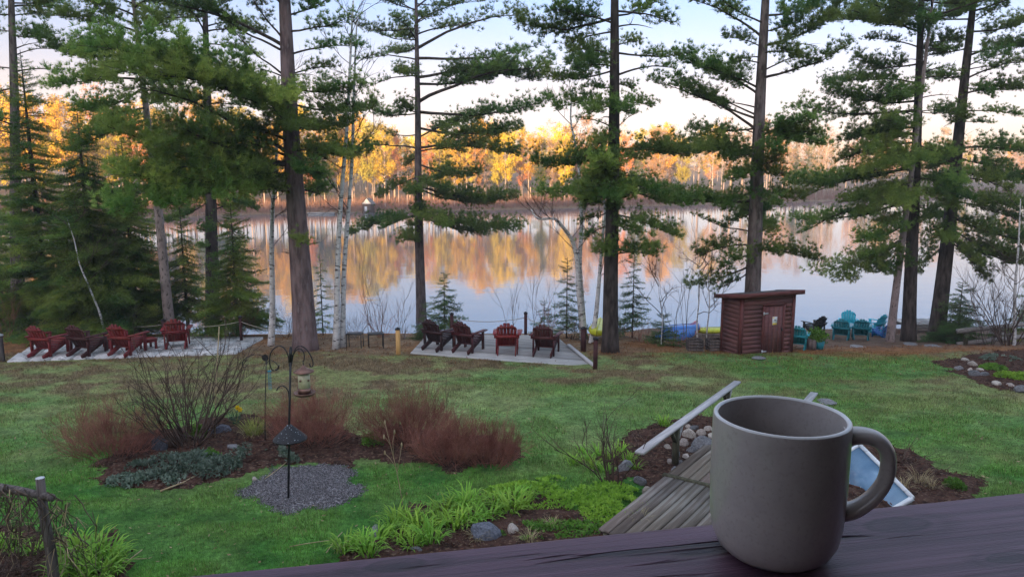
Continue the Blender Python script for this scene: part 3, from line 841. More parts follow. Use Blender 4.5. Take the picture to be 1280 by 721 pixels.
def pine_limb(seed, L, dens, bow, thick=.16, bare=.22, nl=.118, bl=.32):
    rs = np.random.RandomState(seed)
    s = np.linspace(0, 1, 11)
    ax = np.stack([s * L, (fbm(s * 3, s * 0, seed, 2) - .5) * .12 * L * np.sin(np.pi * s), bow * L * np.sin(np.pi * s) + (fbm(s * 4, s * 0 + 3, seed + 5, 2) - .5) * .05 * L * np.sin(np.pi * s)], -1)
    wd = MB().tube(ax, np.interp(s, [0, 1], [.011 * L + .012, .006]), 6)
    C, Dr = [], []
    nb = int(7.5 * L * (0.6 + .4 * dens))
    for k in range(nb):
        t = bare + (1 - bare) * ((k + rs.uniform(0, 1)) / nb)
        p0 = np.array([np.interp(t, s, ax[:, i]) for i in range(3)])
        side = 1 if k % 2 else -1
        an = rs.uniform(R(28), R(72))
        ln = L * bl * (1.08 - .62 * t) * rs.uniform(.55, 1.25) * (.55 + .45 * min(1, (t - bare) * 6))
        ln = min(ln, 1.5)
        d = np.array([math.cos(an), side * math.sin(an), rs.uniform(-.12, .28)])
        q = np.linspace(0, 1, 4)[:, None]
        pts = p0 + d * ln * q + np.array([0, 0, 1]) * (q ** 2) * ln * rs.uniform(-.12, .22)
        wd.tube(pts, [.008, .006, .005, .003], 3, cap=False)
        m = max(2, int(ln / .072 * dens))
        tt = rs.uniform(.22, 1.05, m)
        c = p0 + d * ln * tt[:, None] + rs.normal(size=(m, 3)) * np.array([.07, .07, 0]) + np.array([0, 0, 1]) * (np.abs(rs.normal(size=(m, 1))) * thick - thick * .35)
        C.append(c)
        Dr.append(unit(d * .7 + np.array([0, 0, .55]) + rs.normal(size=(m, 3)) * .25))
    m = int(L * 10 * dens)
    tt = rs.uniform(max(bare, .35), 1.03, m)
    c = np.stack([np.interp(tt, s, ax[:, i]) for i in range(3)], -1) + rs.normal(size=(m, 3)) * np.array([.05, .07, .05]) + [0, 0, thick * .3]
    C.append(c); Dr.append(unit(np.array([.7, 0, .6]) + rs.normal(size=(m, 3)) * .35))
    V, F = needles(rs, np.concatenate(C), np.concatenate(Dr), 20, nl, .0062, .85)
    return wd.mesh('pine_limb', [M['limb']], True), MB().add(V, F)

PINE = {}
for kind, (dens, thick, bare) in {'dense': (2.1, .24, .16), 'mid': (1.3, .16, .28), 'sparse': (.6, .09, .42)}.items():
    for li, L in enumerate((1.4, 2.4, 3.8)):
        for v in range(2):
            bow = (.05, -.07)[v] + (.0 if kind == 'dense' else .02)
            w_, f_ = pine_limb(100 + li * 7 + v * 31 + len(kind), L, dens, bow, thick, bare)
            for mname in ('pine_needle', 'pine_light'):
                PINE[(kind, L, v, mname)] = (w_, f_.mesh('pine_foliage', [M[mname]]))

def frame(p0, p1, L, roll=0.0):
    d = Vector(p1) - Vector(p0)
    x = d.normalized()
    up = Vector((0, 0, 1))
    y = up.cross(x)
    if y.length < .05: y = Vector((0, 1, 0))
    y.normalize(); z = x.cross(y)
    s = d.length / L
    m = Matrix((x, y, z)).transposed() @ Matrix.Rotation(roll, 3, 'X')
    m4 = m.to_4x4() @ Matrix.Diagonal((s, s, s, 1))
    m4.translation = Vector(p0)
    return m4
def limb(tree, p0, p1, kind, rng, mname='pine_needle'):
    d = (Vector(p1) - Vector(p0)).length
    L = min((1.4, 2.4, 3.8), key=lambda q: abs(math.log(max(d, .2) / q)))
    w_, f_ = PINE[(kind, L, rng.randint(0, 1), mname)]
    m4 = Matrix.Translation(-tree.location) @ frame(p0, p1, L, rng.uniform(-.35, .35))
    b = link('branch', w_, tree); b.matrix_local = m4
    link('foliage', f_, b)
    return b

def trunk_pts(p, q, zt, n=26, wob=.04, seed=0):
    p, q = Vector(p), Vector(q)
    d = (q - p) / (q.z - p.z)
    out = []
    for i in range(n):
        t = i / (n - 1)
        z = (zt - p.z) * t
        o = p + d * z
        wv = math.sin(t * 5 + seed) * wob * math.sin(math.pi * min(1, t * 1.3)) if wob else 0
        out.append((o.x + wv, o.y + wv * .5, o.z))
    return np.array(out)
def trunk_at(pts, z):
    return Vector([float(np.interp(z, pts[:, 2], pts[:, i])) for i in range(3)])

def pine(name, label, base, top, Yd, r, limbs, mbark, zt=15.5, seed=1, group=None, auto=(0, 0), mname='pine_needle', stubs=6, root=.25, autokind=('mid', 'dense'), light=None):
    rng = random.Random(seed)
    b = G(*base) if Yd is None else Vector((P(base[0], base[1], Yd).x, Yd, 0))
    b.z = gz(b.x, b.y)
    t = P(top[0], top[1], b.y)
    tree = thing(name, label, 'pine tree', b, 0, group)
    pts = trunk_pts(b - Vector((0, 0, root)), t, zt, seed=seed)
    hh = (pts[:, 2] - pts[0, 2]) / (pts[-1, 2] - pts[0, 2])
    rad = r * (1 - .80 * hh ** 1.15) + r * .28 * np.exp(-hh * 26)
    build(MB().tube(pts - np.array(b), rad, 14), 'trunk', mbark, tree, smooth=True)
    for L in limbs:
        ya, tx, ty, dY, kind = L[:5]
        p0 = trunk_at(pts, P(base[0], ya, b.y).z)
        p1 = P(tx, ty, b.y + dY)
        limb(tree, p0, p1, kind, rng, L[5] if len(L) > 5 else mname)
    # limbs around the trunk that run towards or away from the viewer, and the crown above the frame
    nfill, ntop = auto
    for k in range(nfill):
        ya = rng.uniform(20, 310) if k % 2 else rng.uniform(190, 310)
        p0 = trunk_at(pts, P(base[0], ya, b.y).z)
        az = rng.choice([rng.uniform(50, 130), rng.uniform(230, 310)])
        ln = rng.uniform(.9, 2.2)
        p1 = p0 + Vector((math.cos(R(az)) * ln, math.sin(R(az)) * ln, rng.uniform(-.25, .25) * ln))
        limb(tree, p0, p1, rng.choice(autokind), rng, 'pine_light' if k % 3 == 0 else mname)
    for k in range(ntop):
        z = 12.2 + (zt - 12.4) * (k + .5) / ntop
        p0 = trunk_at(pts, z)
        az = k * 137.5 + seed * 40
        ln = 2.8 * (1 - .65 * (z - 12) / (zt - 12)) * rng.uniform(.8, 1.2)
        p1 = p0 + Vector((math.cos(R(az)) * ln, math.sin(R(az)) * ln, rng.uniform(.0, .3) * ln))
        limb(tree, p0, p1, 'mid', rng, mname)
    for k in range(stubs):                               # dead bare stubs
        z = rng.uniform(4.5, 11.5)
        p0 = trunk_at(pts, z); az = rng.uniform(0, 360); ln = rng.uniform(.5, 1.6)
        q = np.linspace(0, 1, 6)[:, None]
        d = np.array([math.cos(R(az)), math.sin(R(az)), rng.uniform(-.15, .35)]) * ln
        pp = np.array(p0 - b) + d * q + np.array([0, 0, 1]) * np.sin(q * 3) * .06 * ln
        mbx = MB().tube(pp, np.linspace(.025, .006, 6), 4)
        for j in range(4):
            s0 = pp[rng.randint(2, 5)]
            mbx.tube(np.array([s0, s0 + np.array([rng.uniform(-.3, .3), rng.uniform(-.3, .3), rng.uniform(-.1, .25)])]), [.007, .003], 3, cap=False)
        build(mbx, 'dead_branch', M['limb'], tree)
    return tree, pts

D_, Md, S_ = 'dense', 'mid', 'sparse'
# pine with scaly grey trunk, centre left
pine('pine_tree', 'tall pine with scaly grey brown trunk rising behind the lake deck chairs', (527, 415), (520, 0), None, .245, [
    (27, 604, 2, .5, S_), (61, 658, 18, -.4, S_), (73, 668, 58, .6, S_), (97, 668, 100, .8, D_), (105, 640, 84, 1.4, D_), (128, 682, 84, -.6, Md),
    (140, 684, 126, -.4, Md), (160, 645, 160, .9, D_), (172, 600, 150, 1.3, D_), (185, 642, 192, .6, D_), (205, 598, 216, -.5, D_), (190, 580, 190, -1.2, Md),
    (75, 450, 76, .4, S_), (95, 458, 110, -.3, S_), (50, 470, 40, .8, S_), (142, 462, 136, -.9, D_), (140, 500, 128, -1.6, D_), (169, 480, 164, .3, S_), (186, 440, 186, .6, S_),
    (222, 474, 246, -.9, D_), (220, 560, 236, -1.2, D_), (225, 520, 240, -1.9, D_, 'pine_light'), (232, 640, 246, .2, D_), (236, 612, 252, .9, D_), (262, 646, 284, -.3, D_), (268, 606, 290, .7, D_),
    (270, 440, 292, .2, D_), (268, 478, 286, -1.1, D_), (280, 500, 302, -1.4, D_), (265, 560, 284, -1.5, D_, 'pine_light'), (10, 590, -25, .4, Md), (14, 470, -20, .2, Md)],
    M['bark_pine'], seed=3, auto=(9, 12), autokind=(D_,))
# pine right of the deck
pine('pine_tree', 'tall dark pine right of the lake deck beside the black topped post', (763, 440), (768, 0), None, .225, [
    (22, 650, 30, .3, D_), (30, 690, 12, -.8, D_), (40, 706, 58, .6, Md), (14, 842, 30, .2, Md), (20, 820, 2, .9, Md), (66, 860, 66, .3, Md), (58, 800, 52, -.6, D_), (70, 712, 62, .2, D_),
    (95, 846, 86, .2, S_), (88, 682, 94, .5, D_), (84, 722, 86, -.9, D_), (108, 735, 106, -.7, Md), (105, 790, 112, .8, Md), (130, 695, 134, .1, D_), (130, 815, 132, .2, D_), (136, 740, 140, -1.2, D_), (128, 786, 138, -1.3, D_),
    (160, 720, 150, .6, S_), (165, 800, 140, .2, S_), (178, 750, 180, -1.2, D_), (192, 668, 202, .2, D_), (190, 712, 196, -.9, D_), (188, 862, 196, .4, D_), (190, 812, 196, -.6, D_), (205, 760, 206, -1.5, D_),
    (228, 676, 240, .2, D_), (230, 722, 236, -1.2, D_), (228, 872, 250, .1, D_), (230, 820, 240, -.8, D_), (238, 762, 250, -1.8, D_, 'pine_light'), (248, 735, 256, -1.2, D_), (262, 724, 276, .5, Md), (268, 846, 296, .2, D_), (270, 800, 290, -1.1, D_), (280, 730, 300, .8, Md), (318, 822, 322, .3, S_)],
    M['bark_dark'], seed=5, auto=(11, 12), autokind=(D_,))
# pine behind the shed
pine('pine_tree', 'tall open pine growing behind the small brown shed', (937, 436), (957, 0), 22.3, .26, [
    (48, 852, -2, .4, Md), (30, 890, -12, -.7, Md), (120, 850, 76, .3, D_), (112, 880, 84, -.9, D_), (60, 905, 46, .3, D_), (165, 820, 104, .2, Md), (150, 850, 100, .9, Md), (147, 868, 122, .4, S_), (160, 868, 160, -.6, Md), (80, 915, 78, -.6, Md),
    (58, 1050, 8, .3, D_), (40, 1010, 16, -.7, D_), (20, 1040, -10, .8, D_), (98, 1058, 58, .2, Md), (90, 1012, 68, -.6, Md), (155, 1022, 140, .2, S_), (175, 1032, 182, .3, D_), (172, 1000, 176, -1.0, D_), (185, 975, 190, -1.4, D_),
    (190, 820, 192, .2, D_), (186, 868, 190, -1.0, D_), (196, 905, 200, -1.3, D_), (205, 915, 222, -1.2, D_, 'pine_light'), (208, 978, 216, -1.4, D_), (232, 1003, 246, .3, D_), (236, 975, 256, -1.1, D_), (238, 908, 262, -.9, D_), (250, 820, 238, .2, D_), (252, 862, 246, .9, Md), (266, 905, 284, .3, D_),
    (290, 870, 268, .5, S_), (306, 874, 318, .3, D_), (310, 1022, 326, .2, D_), (312, 972, 318, -1.1, D_), (318, 905, 334, -.9, D_), (330, 862, 356, -.4, Md), (335, 895, 362, .6, Md)],
    M['bark_pine'], seed=8, auto=(8, 12), autokind=(D_,))
# right pair
pine('pine_tree', 'dark straight pine between the leaning trunk and the right hand pine', (1136, 426), (1152, 0), None, .25, [
    (138, 1000, 132, .3, Md), (126, 1040, 112, -.6, D_), (104, 1036, 106, .4, D_), (80, 1072, 74, -.4, D_), (40, 1036, 26, .2, D_), (30, 1070, 14, -.9, D_), (60, 1080, 50, .8, Md), (12, 1060, -10, .2, D_),
    (160, 1058, 176, -.6, D_), (168, 1080, 190, -1.2, D_, 'pine_light'), (178, 1050, 200, .5, D_), (190, 1090, 216, -1.6, D_, 'pine_light'), (205, 992, 226, .2, D_), (212, 1010, 244, .8, Md), (222, 1060, 250, -1.1, D_), (236, 1080, 270, -1.4, D_, 'pine_light'), (248, 998, 274, .2, Md), (252, 1004, 290, -.5, S_), (270, 1080, 300, -1.2, D_, 'pine_light'),
    (290, 1024, 340, -.3, Md, 'pine_light'), (300, 1060, 350, -1.0, D_, 'pine_light'), (310, 1100, 340, -1.4, D_), (60, 1200, 50, .3, D_), (100, 1205, 100, .6, Md), (140, 1200, 140, -.6, D_), (180, 1200, 190, .5, D_), (220, 1190, 240, -1.0, D_), (20, 1215, 10, .5, D_), (150, 1110, 150, -1.6, D_), (110, 1120, 120, -1.6, D_), (200, 1120, 210, -2, D_, 'pine_light'), (245, 1120, 260, -2.1, D_, 'pine_light')],
    M['bark_dark'], seed=11, auto=(6, 12), autokind=(D_,))
pine('pine_tree', 'thick dark pine rising behind the small spruce near the log rail', (1170, 424), (1217, 0), None, .29, [
    (40, 1290, 20, .2, D_), (30, 1260, 6, -.8, D_), (70, 1300, 60, .6, D_), (100, 1290, 78, .3, Md), (84, 1262, 66, -.7, D_), (118, 1286, 112, .3, D_), (140, 1275, 146, -.4, Md), (110, 1240, 120, -1.1, D_), (60, 1160, 60, -.6, D_), (95, 1150, 92, .5, D_), (150, 1240, 152, -.9, Md),
    (186, 1290, 192, .2, D_), (196, 1265, 206, -.8, D_), (210, 1300, 220, .7, D_), (222, 1262, 236, -1.2, D_), (240, 1300, 254, .2, D_), (252, 1275, 276, -.7, D_), (262, 1236, 290, -1.4, D_), (270, 1310, 300, .5, D_), (284, 1270, 318, -.5, D_), (290, 1228, 330, -1.1, D_), (295, 1300, 330, .2, D_), (250, 1150, 280, -.9, D_), (270, 1160, 312, -.9, D_), (300, 1230, 350, .3, D_), (304, 1150, 340, .5, D_), (180, 1150, 200, -1.1, D_, 'pine_light'), (200, 1200, 230, -1.6, D_, 'pine_light'), (230, 1190, 262, -1.7, D_, 'pine_light'), (130, 1200, 150, -1.4, D_)],
    M['bark_dark'], seed=13, auto=(5, 12), autokind=(D_,))
pine('pine_tree', 'slim pale leaning trunk in front of the dark straight pine', (1112, 427), (1166, 0), None, .145, [
    (300, 1080, 320, -.8, Md, 'pine_light'), (260, 1098, 276, -1.1, Md, 'pine_light'), (230, 1188, 250, -.9, D_, 'pine_light'), (190, 1112, 200, -1.0, Md, 'pine_light'), (140, 1195, 140, -.6, Md), (110, 1100, 106, -.8, Md), (60, 1190, 60, -.9, Md), (20, 1110, 20, -.8, Md), (30, 1200, 20, -.5, Md)],
    M['bark_grey'], seed=17, auto=(2, 8), zt=13.6)
# left pines
pine('pine_tree', 'thick reddish pine with smooth bulging base left of the birch pair', (382, 437), (356, 0), None, .33, [
    (60, 160, -6, -1.6, Md), (66, 255, 2, -.8, S_), (55, 300, -30, -.6, Md), (98, 286, 30, -.4, S_), (115, 300, 100, .4, S_), (125, 130, 60, -3.2, D_, 'pine_light'), (140, 165, 92, -3.4, D_, 'pine_light'), (130, 215, 78, -2.6, D_, 'pine_light'), (132, 262, 104, -2.0, D_, 'pine_light'), (150, 300, 122, -1.8, D_), (155, 340, 132, -1.6, D_, 'pine_light'),
    (196, 172, 108, -2.2, S_), (204, 210, 150, -2.6, D_, 'pine_light'), (206, 140, 160, -3.0, D_, 'pine_light'), (200, 250, 166, -2.2, D_), (180, 300, 158, -1.8, D_), (215, 150, 215, -2.8, D_, 'pine_light'), (222, 200, 212, -2.6, D_, 'pine_light'), (225, 258, 228, -2.2, D_, 'pine_light'), (230, 150, 262, -2.6, D_, 'pine_light'), (232, 210, 258, -2.4, D_, 'pine_light'), (236, 300, 246, -1.8, D_, 'pine_light'), (240, 320, 222, -1.4, D_),
    (40, 440, 20, -.5, Md), (70, 455, 60, .4, Md), (110, 450, 106, -.5, D_), (130, 468, 132, .5, D_), (150, 440, 152, -1.0, D_), (180, 462, 188, .2, D_), (190, 430, 196, -1.2, D_), (205, 400, 215, -1.6, D_), (165, 380, 162, -2.0, D_), (120, 360, 128, -2.1, D_, 'pine_light'), (20, 420, -10, .4, D_), (10, 300, -30, -.8, D_), (95, 420, 84, .8, Md)],
    M['bark_red'], seed=21, auto=(5, 12))
pine('pine_tree', 'dark trunked pine half hidden by hemlock branches on the left', (266, 418), (256, 0), None, .30, [
    (20, 170, 10, -.4, D_), (40, 330, 40, .3, D_), (60, 190, 60, -1.2, D_), (55, 320, 70, .8, Md), (90, 180, 100, .6, D_), (95, 330, 96, .9, D_), (125, 190, 130, -.8, D_), (130, 330, 140, .4, Md), (160, 200, 170, .6, D_), (190, 330, 206, .6, D_), (215, 190, 236, .4, D_), (240, 320, 262, .3, D_), (250, 200, 276, -.5, D_), (5, 320, -10, .4, D_), (0, 200, -20, .4, D_), (270, 305, 296, .3, Md)],
    M['bark_dark'], seed=25, auto=(6, 10), autokind=(D_,))
pine('pine_tree', 'grey pine trunk standing behind the dark hemlock at the far left', (24, 425), (14, 0), 25.5, .24, [
    (20, 60, 20, .2, D_), (18, -40, 10, .2, D_), (44, 60, 40, -.6, D_), (40, -30, 40, -.3, D_), (70, 70, 62, .5, S_), (90, 80, 92, .2, S_), (86, -30, 90, .1, S_), (120, 60, 130, .4, Md), (110, -40, 116, .4, Md), (150, -30, 150, .2, D_), (160, 60, 166, .3, Md), (4, 90, -10, .2, D_)],
    M['bark_pine'], seed=29, auto=(3, 10))
t_, tp_ = pine('pine_tree', 'pinkish grey slanting trunk left of the dark trunked pine', (214, 420), (160, -60), None, .165, [
    (40, 70, 20, -1.6, D_, 'pine_light'), (30, 110, 0, -.8, D_, 'pine_light'), (60, 90, 70, -2.2, D_, 'pine_light'), (50, 200, 30, -1.2, D_, 'pine_light'), (80, 120, 100, -2.4, D_, 'pine_light'), (85, 220, 76, -1.6, D_, 'pine_light'), (100, 62, 110, -1.9, D_, 'pine_light'), (110, 100, 136, -2.2, D_, 'pine_light'), (120, 250, 126, -1.4, D_), (135, 120, 165, -1.8, D_, 'pine_light'), (5, 110, -30, -.8, D_, 'pine_light'), (10, 230, -10, -.8, D_, 'pine_light'), (70, 50, 50, -.6, D_), (20, 60, -10, -1.4, D_, 'pine_light'), (150, 90, 190, -1.6, D_, 'pine_light')],
    M['bark_grey'], seed=31, auto=(0, 8), zt=13.8, stubs=3)

# ------------------------------------------------------------------ hemlocks, firs and spruces
def fir_limb(seed, L, mname, droop=.12, nb=None, nl=.030, per=2.6, width=.42):
    rs = np.random.RandomState(seed)
    s = np.linspace(0, 1, 7)
    ax = np.stack([s * L, (fbm(s * 3, s * 0, seed, 2) - .5) * .1 * L * s, -droop * L * np.sin(np.pi * s * .9) * .6 - 0 * s], -1)
    mb = MB().tube(ax, np.interp(s, [0, 1], [.008 * L + .006, .003]), 4, 1, cap=False)
    C, Dr = [], []
    nb = nb or int(22 * L)
    for k in range(nb):
        t = .1 + .9 * (k + rs.uniform(0, 1)) / nb
        p0 = np.array([np.interp(t, s, ax[:, i]) for i in range(3)])
        side = 1 if k % 2 else -1
        an = rs.uniform(R(38), R(65))
        ln = width * L * (1.05 - .85 * t) * rs.uniform(.6, 1.2) * min(1, t * 4 + .2)
        d = np.array([math.cos(an), side * math.sin(an), rs.uniform(-.25, .08)])
        mb.tube(np.array([p0, p0 + d * ln]), [.004, .002], 3, 1, cap=False)
        m = max(3, int(ln / .016 * per * .5))
        tt = rs.uniform(0, 1, m)[:, None]
        C.append(p0 + d * ln * tt + rs.normal(size=(m, 3)) * [.03, .03, .035]); Dr.append(np.tile(d, (m, 1)))
    m = int(L * 50)
    tt = rs.uniform(0, 1.02, m)
    C.append(np.stack([np.interp(tt, s, ax[:, i]) for i in range(3)], -1)); Dr.append(np.tile([1., 0, 0], (m, 1)))
    V, F = needles(rs, np.concatenate(C), np.concatenate(Dr), 3, nl, .0062, 1.0)
    mb.add(V, F, 0)
    return mb.mesh('fir_limb', [M[mname], M['limb']])
FIR = {}
for mname in ('hemlock_needle', 'fir_needle'):
    for L in (.7, 1.5, 2.4):
        for v in range(2):
            FIR[(mname, L, v)] = fir_limb(int(L * 10) + v * 5, L, mname, (.16, -.04)[v], nl=.038 if L < 1 else .058 if L < 2 else .07, per=2.6 if L < 1 else 2.2)
def conifer(name, label, cat, base, height, rbase, nlimb, mname, bark, Yd=None, seed=1, zlow=.08, group=None, r=.1, lean=(0, 0), tilt=-.15, topw=.10, spread=1.0):
    rng = random.Random(seed)
    b = G(*base) if Yd is None else Vector((P(base[0], base[1], Yd).x, Yd, 0))
    b.z = gz(b.x, b.y)
    tree = thing(name, label, cat, b, rng.uniform(0, 6.28), group)
    pts = np.array([(lean[0] * t * height, lean[1] * t * height, -.15 + t * (height + .15)) for t in np.linspace(0, 1, 9)])
    build(MB().tube(pts, np.linspace(r, .008, 9), 8), 'trunk', bark, tree, smooth=True)
    for k in range(nlimb):
        t = zlow + (.985 - zlow) * (k + rng.uniform(0, 1)) / nlimb
        ln = (rbase * (1 - t) ** .8 + topw) * rng.uniform(.65, 1.2) * spread
        az = k * 2.39996 + rng.uniform(-.5, .5)
        p0 = Vector([float(np.interp(t * height, pts[:, 2], pts[:, i])) for i in range(3)])
        p1 = p0 + Vector((math.cos(az), math.sin(az), tilt + .45 * (t > .8) + rng.uniform(-.12, .12))) * ln
        L = min((.7, 1.5, 2.4), key=lambda q: abs(math.log(ln / q)))
        o = link('branch', FIR[(mname, L, rng.randint(0, 1))], tree)
        o.matrix_local = frame(p0, p1, L, rng.uniform(-.3, .3))
    return tree
HN, FN = 'hemlock_needle', 'fir_needle'
conifer('hemlock_tree', 'tall dark pointed hemlock at the far left lawn edge', 'hemlock tree', (62, 420), 9.3, 1.9, 230, HN, M['bark_dark'], 24.0, 3, .04, r=.16)
conifer('hemlock_tree', 'broad drooping hemlock behind the first red chairs', 'hemlock tree', (122, 418), 7.2, 2.2, 220, HN, M['bark_dark'], 23.0, 4, .05, r=.15, tilt=-.28)
conifer('hemlock_tree', 'soft green hemlock left of the pinkish slanting trunk', 'hemlock tree', (172, 418), 6.4, 1.8, 200, HN, M['bark_dark'], 23.6, 5, .05, r=.12, tilt=-.25)
conifer('hemlock_tree', 'small hemlock right of the dark trunked pine', 'hemlock tree', (298, 420), 4.3, 1.5, 130, HN, M['bark_dark'], 23.4, 6, .08, r=.07, tilt=-.2)
conifer('hemlock_tree', 'hemlock filling the gap between slanting trunk and dark trunk', 'hemlock tree', (236, 420), 4.6, 1.2, 110, HN, M['bark_dark'], 24.6, 7, .2, r=.07, tilt=-.25)
conifer('spruce_tree', 'dark spruce behind the broad hemlock near the left frame edge', 'spruce tree', (8, 430), 6.6, 1.7, 130, HN, M['bark_dark'], 27.0, 8, .05, r=.1)
conifer('fir_sapling', 'bright green young fir right of the scaly pine trunk', 'fir tree', (556, 418), 2.15, .95, 46, FN, M['limb'], 23.8, 9, .05, r=.03)
conifer('fir_sapling', 'low bright green fir bushed around the scaly pine trunk foot', 'fir tree', (533, 420), 1.15, .55, 34, FN, M['limb'], 22.6, 10, .03, r=.02)
conifer('fir_sapling', 'thin loose fir beside the crooked birches', 'fir tree', (708, 424), 2.6, .75, 40, FN, M['limb'], 22.8, 12, .1, r=.03)
conifer('fir_sapling', 'thin bright fir right of the dark pine trunk', 'fir tree', (790, 428), 2.7, .85, 42, FN, M['limb'], 23.0, 13, .12, r=.03)
conifer('fir_sapling', 'tiny fir at the bank behind the deck post', 'fir tree', (680, 424), 1.2, .5, 24, FN, M['limb'], 23.6, 14, .05, r=.02)
conifer('fir_sapling', 'low wide fir in front of the blue kayak', 'fir tree', (828, 440), .95, .62, 30, FN, M['limb'], 21.8, 15, .02, r=.02, tilt=.1)
conifer('fir_sapling', 'thin upright fir between the birch pair and reddish pine', 'fir tree', (404, 425), 2.7, .45, 36, HN, M['limb'], 23.4, 16, .06, r=.025)
conifer('spruce_tree', 'small full spruce in front of the thick right hand pine', 'spruce tree', (1196, 428), 2.3, 1.15, 70, FN, M['limb'], None, 17, .03, r=.05)
conifer('spruce_tree', 'narrow spruce by the water at the right frame edge', 'spruce tree', (1292, 425), 3.4, 1.1, 50, HN, M['limb'], 27, 18, .05, r=.05)

# ------------------------------------------------------------------ birches
def twig_tree(mb, rs, p0, d0, ln, rad, depth, n=5, mi=0, spread=.55, up=.15, kids=(4, 7)):
    pts = [np.array(p0)]
    d = unit(np.array(d0, float))
    for i in range(n):
        d = unit(d + rs.normal(size=3) * .13 + np.array([0, 0, up * .35]))
        pts.append(pts[-1] + d * ln / n)
    pts = np.array(pts)
    mb.tube(pts, np.linspace(rad, rad * .35, n + 1), 5 if rad > .015 else 3, mi, cap=False)
    if depth > 0:
        for k in range(rs.randint(*kids)):
            t = rs.uniform(.25, 1)
            q = np.array([np.interp(t, np.linspace(0, 1, n + 1), pts[:, i]) for i in range(3)])
            dd = unit(unit(d) + rs.normal(size=3) * spread + np.array([0, 0, up]))
            twig_tree(mb, rs, q, dd, ln * rs.uniform(.35, .62), rad * .5, depth - 1, max(3, n - 1), mi, spread, up, kids)
def birch(label, base, top, Yd, r, zt, seed, pxpath=None, twigs=16, group=None):
    b = G(*base) if Yd is None else Vector((P(base[0], base[1], Yd).x, Yd, 0))
    b.z = gz(b.x, b.y)
    rs = np.random.RandomState(seed)
    tree = thing('birch_tree', label, 'birch tree', b, 0, group)
    if pxpath:
        pts = np.array([np.array(b) - [0, 0, .15]] + [np.array(P(x, y, b.y + dy)) for x, y, dy in pxpath])
        s = np.linspace(0, len(pts) - 1, 24)
        pts = np.stack([np.interp(s, np.arange(len(pts)), pts[:, i]) for i in range(3)], -1)
        pts[1:-1] = (pts[:-2] + 2 * pts[1:-1] + pts[2:]) / 4
    else:
        pts = trunk_pts(b - Vector((0, 0, .15)), P(top[0], top[1], b.y), zt, 22, .07, seed)
    hh = np.linspace(0, 1, len(pts))
    rel = pts - np.array(b)
    build(MB().tube(rel, r * (1 - .78 * hh) + r * .2 * np.exp(-hh * 20), 10), 'trunk', M['bark_birch'], tree, smooth=True)
    mb = MB()
    for k in range(twigs):
        t = rs.uniform(.38, .99)
        q = np.array([np.interp(t, hh, rel[:, i]) for i in range(3)])
        az = rs.uniform(0, 6.28)
        twig_tree(mb, rs, q, (math.cos(az), math.sin(az), .75), rs.uniform(.6, 1.7) * (1.25 - t * .6), .015, 2, 5)
    build(mb, 'crown', M['twig_brown'], tree)
    return tree
birch('white birch leaning beside the thick reddish pine', (338, 432), (347, 150), None, .095, 9.6, 2, None, 12)
birch('white birch of the close pair, straight and slightly thicker', (419, 436), (432, 190), None, .095, 11.5, 3)
birch('white birch of the close pair, slimmer with dark scars', (428, 434), (439, 190), None, .085, 11.2, 4)
birch('crooked grey white birch forking behind the deck', (729, 432), None, 22.6, .10, 0, 5, [(727, 400, 0), (723, 360, 0), (722, 325, .1), (716, 300, .1), (703, 283, 0), (694, 272, 0), (671, 275, .2), (664, 262, .3)], 9)
birch('upright white birch stem beside the crooked birch', (731, 432), None, 22.8, .09, 0, 6, [(727, 370, 0), (724, 330, 0), (727, 290, .2), (726, 240, .2), (722, 190, .2), (712, 150, .3), (716, 110, .4)], 12)
birch('grey white birch slanting in front of the dark pine', (738, 436), None, 22.0, .085, 0, 7, [(745, 395, 0), (749, 350, 0), (752, 310, 0), (757, 260, .2), (750, 215, .4)], 8)
birch('thin cream birch sapling leaning before the left hemlocks', (131, 420), None, 22.0, .04, 0, 8, [(127, 396, 0), (112, 360, 0), (99, 330, 0), (93, 300, 0), (84, 274, .1)], 5)
birch('bare white birch at the right frame edge', (1268, 428), (1272, 330), 25.5, .07, 6.0, 9, None, 14)
birch('slim pale stem left of the shed', (873, 436), (874, 330), 21.9, .028, 4.4, 10, None, 6)
birch('slim pale stem against the shed side', (884, 436), (886, 330), 22.2, .028, 4.2, 11, None, 6)
birch('slim pale stem rising before the blue kayak', (827, 440), (823, 350), 21.6, .018, 4.0, 12, None, 5)

# bare saplings and brush at the bank
def bare_shrub(name, label, cat, base, hgt, wid, nstem, m, seed, Yd=None, depth=2, rad=.010, group=None, up=.15, spread=.5, kids=(3, 6), fan=.5):
    b = G(*base) if Yd is None else Vector((P(base[0], base[1], Yd).x, Yd, 0))
    b.z = gz(b.x, b.y)
    rs = np.random.RandomState(seed)
    t = thing(name, label, cat, b, 0, group)
    ns = max(1, nstem // 6)
    for j in range(ns):
        mb = MB()
        for k in range(j, nstem, ns):
            az = rs.uniform(0, 6.28); sp = rs.uniform(0, 1) ** .6
            p0 = np.array([math.cos(az) * wid * .12 * sp, math.sin(az) * wid * .12 * sp, -.04])
            d = np.array([math.cos(az) * sp * fan * wid / hgt * 2, math.sin(az) * sp * fan * wid / hgt * 2, 1.0])
            twig_tree(mb, rs, p0, d, hgt * rs.uniform(.6, 1.0), rad, depth, 6, 0, spread, up, kids)
        build(mb, 'stem', m, t)
    return t
gb = 'bare brush along the bank'
lb = 'leafless grey brown brush clump on the bank above the water'
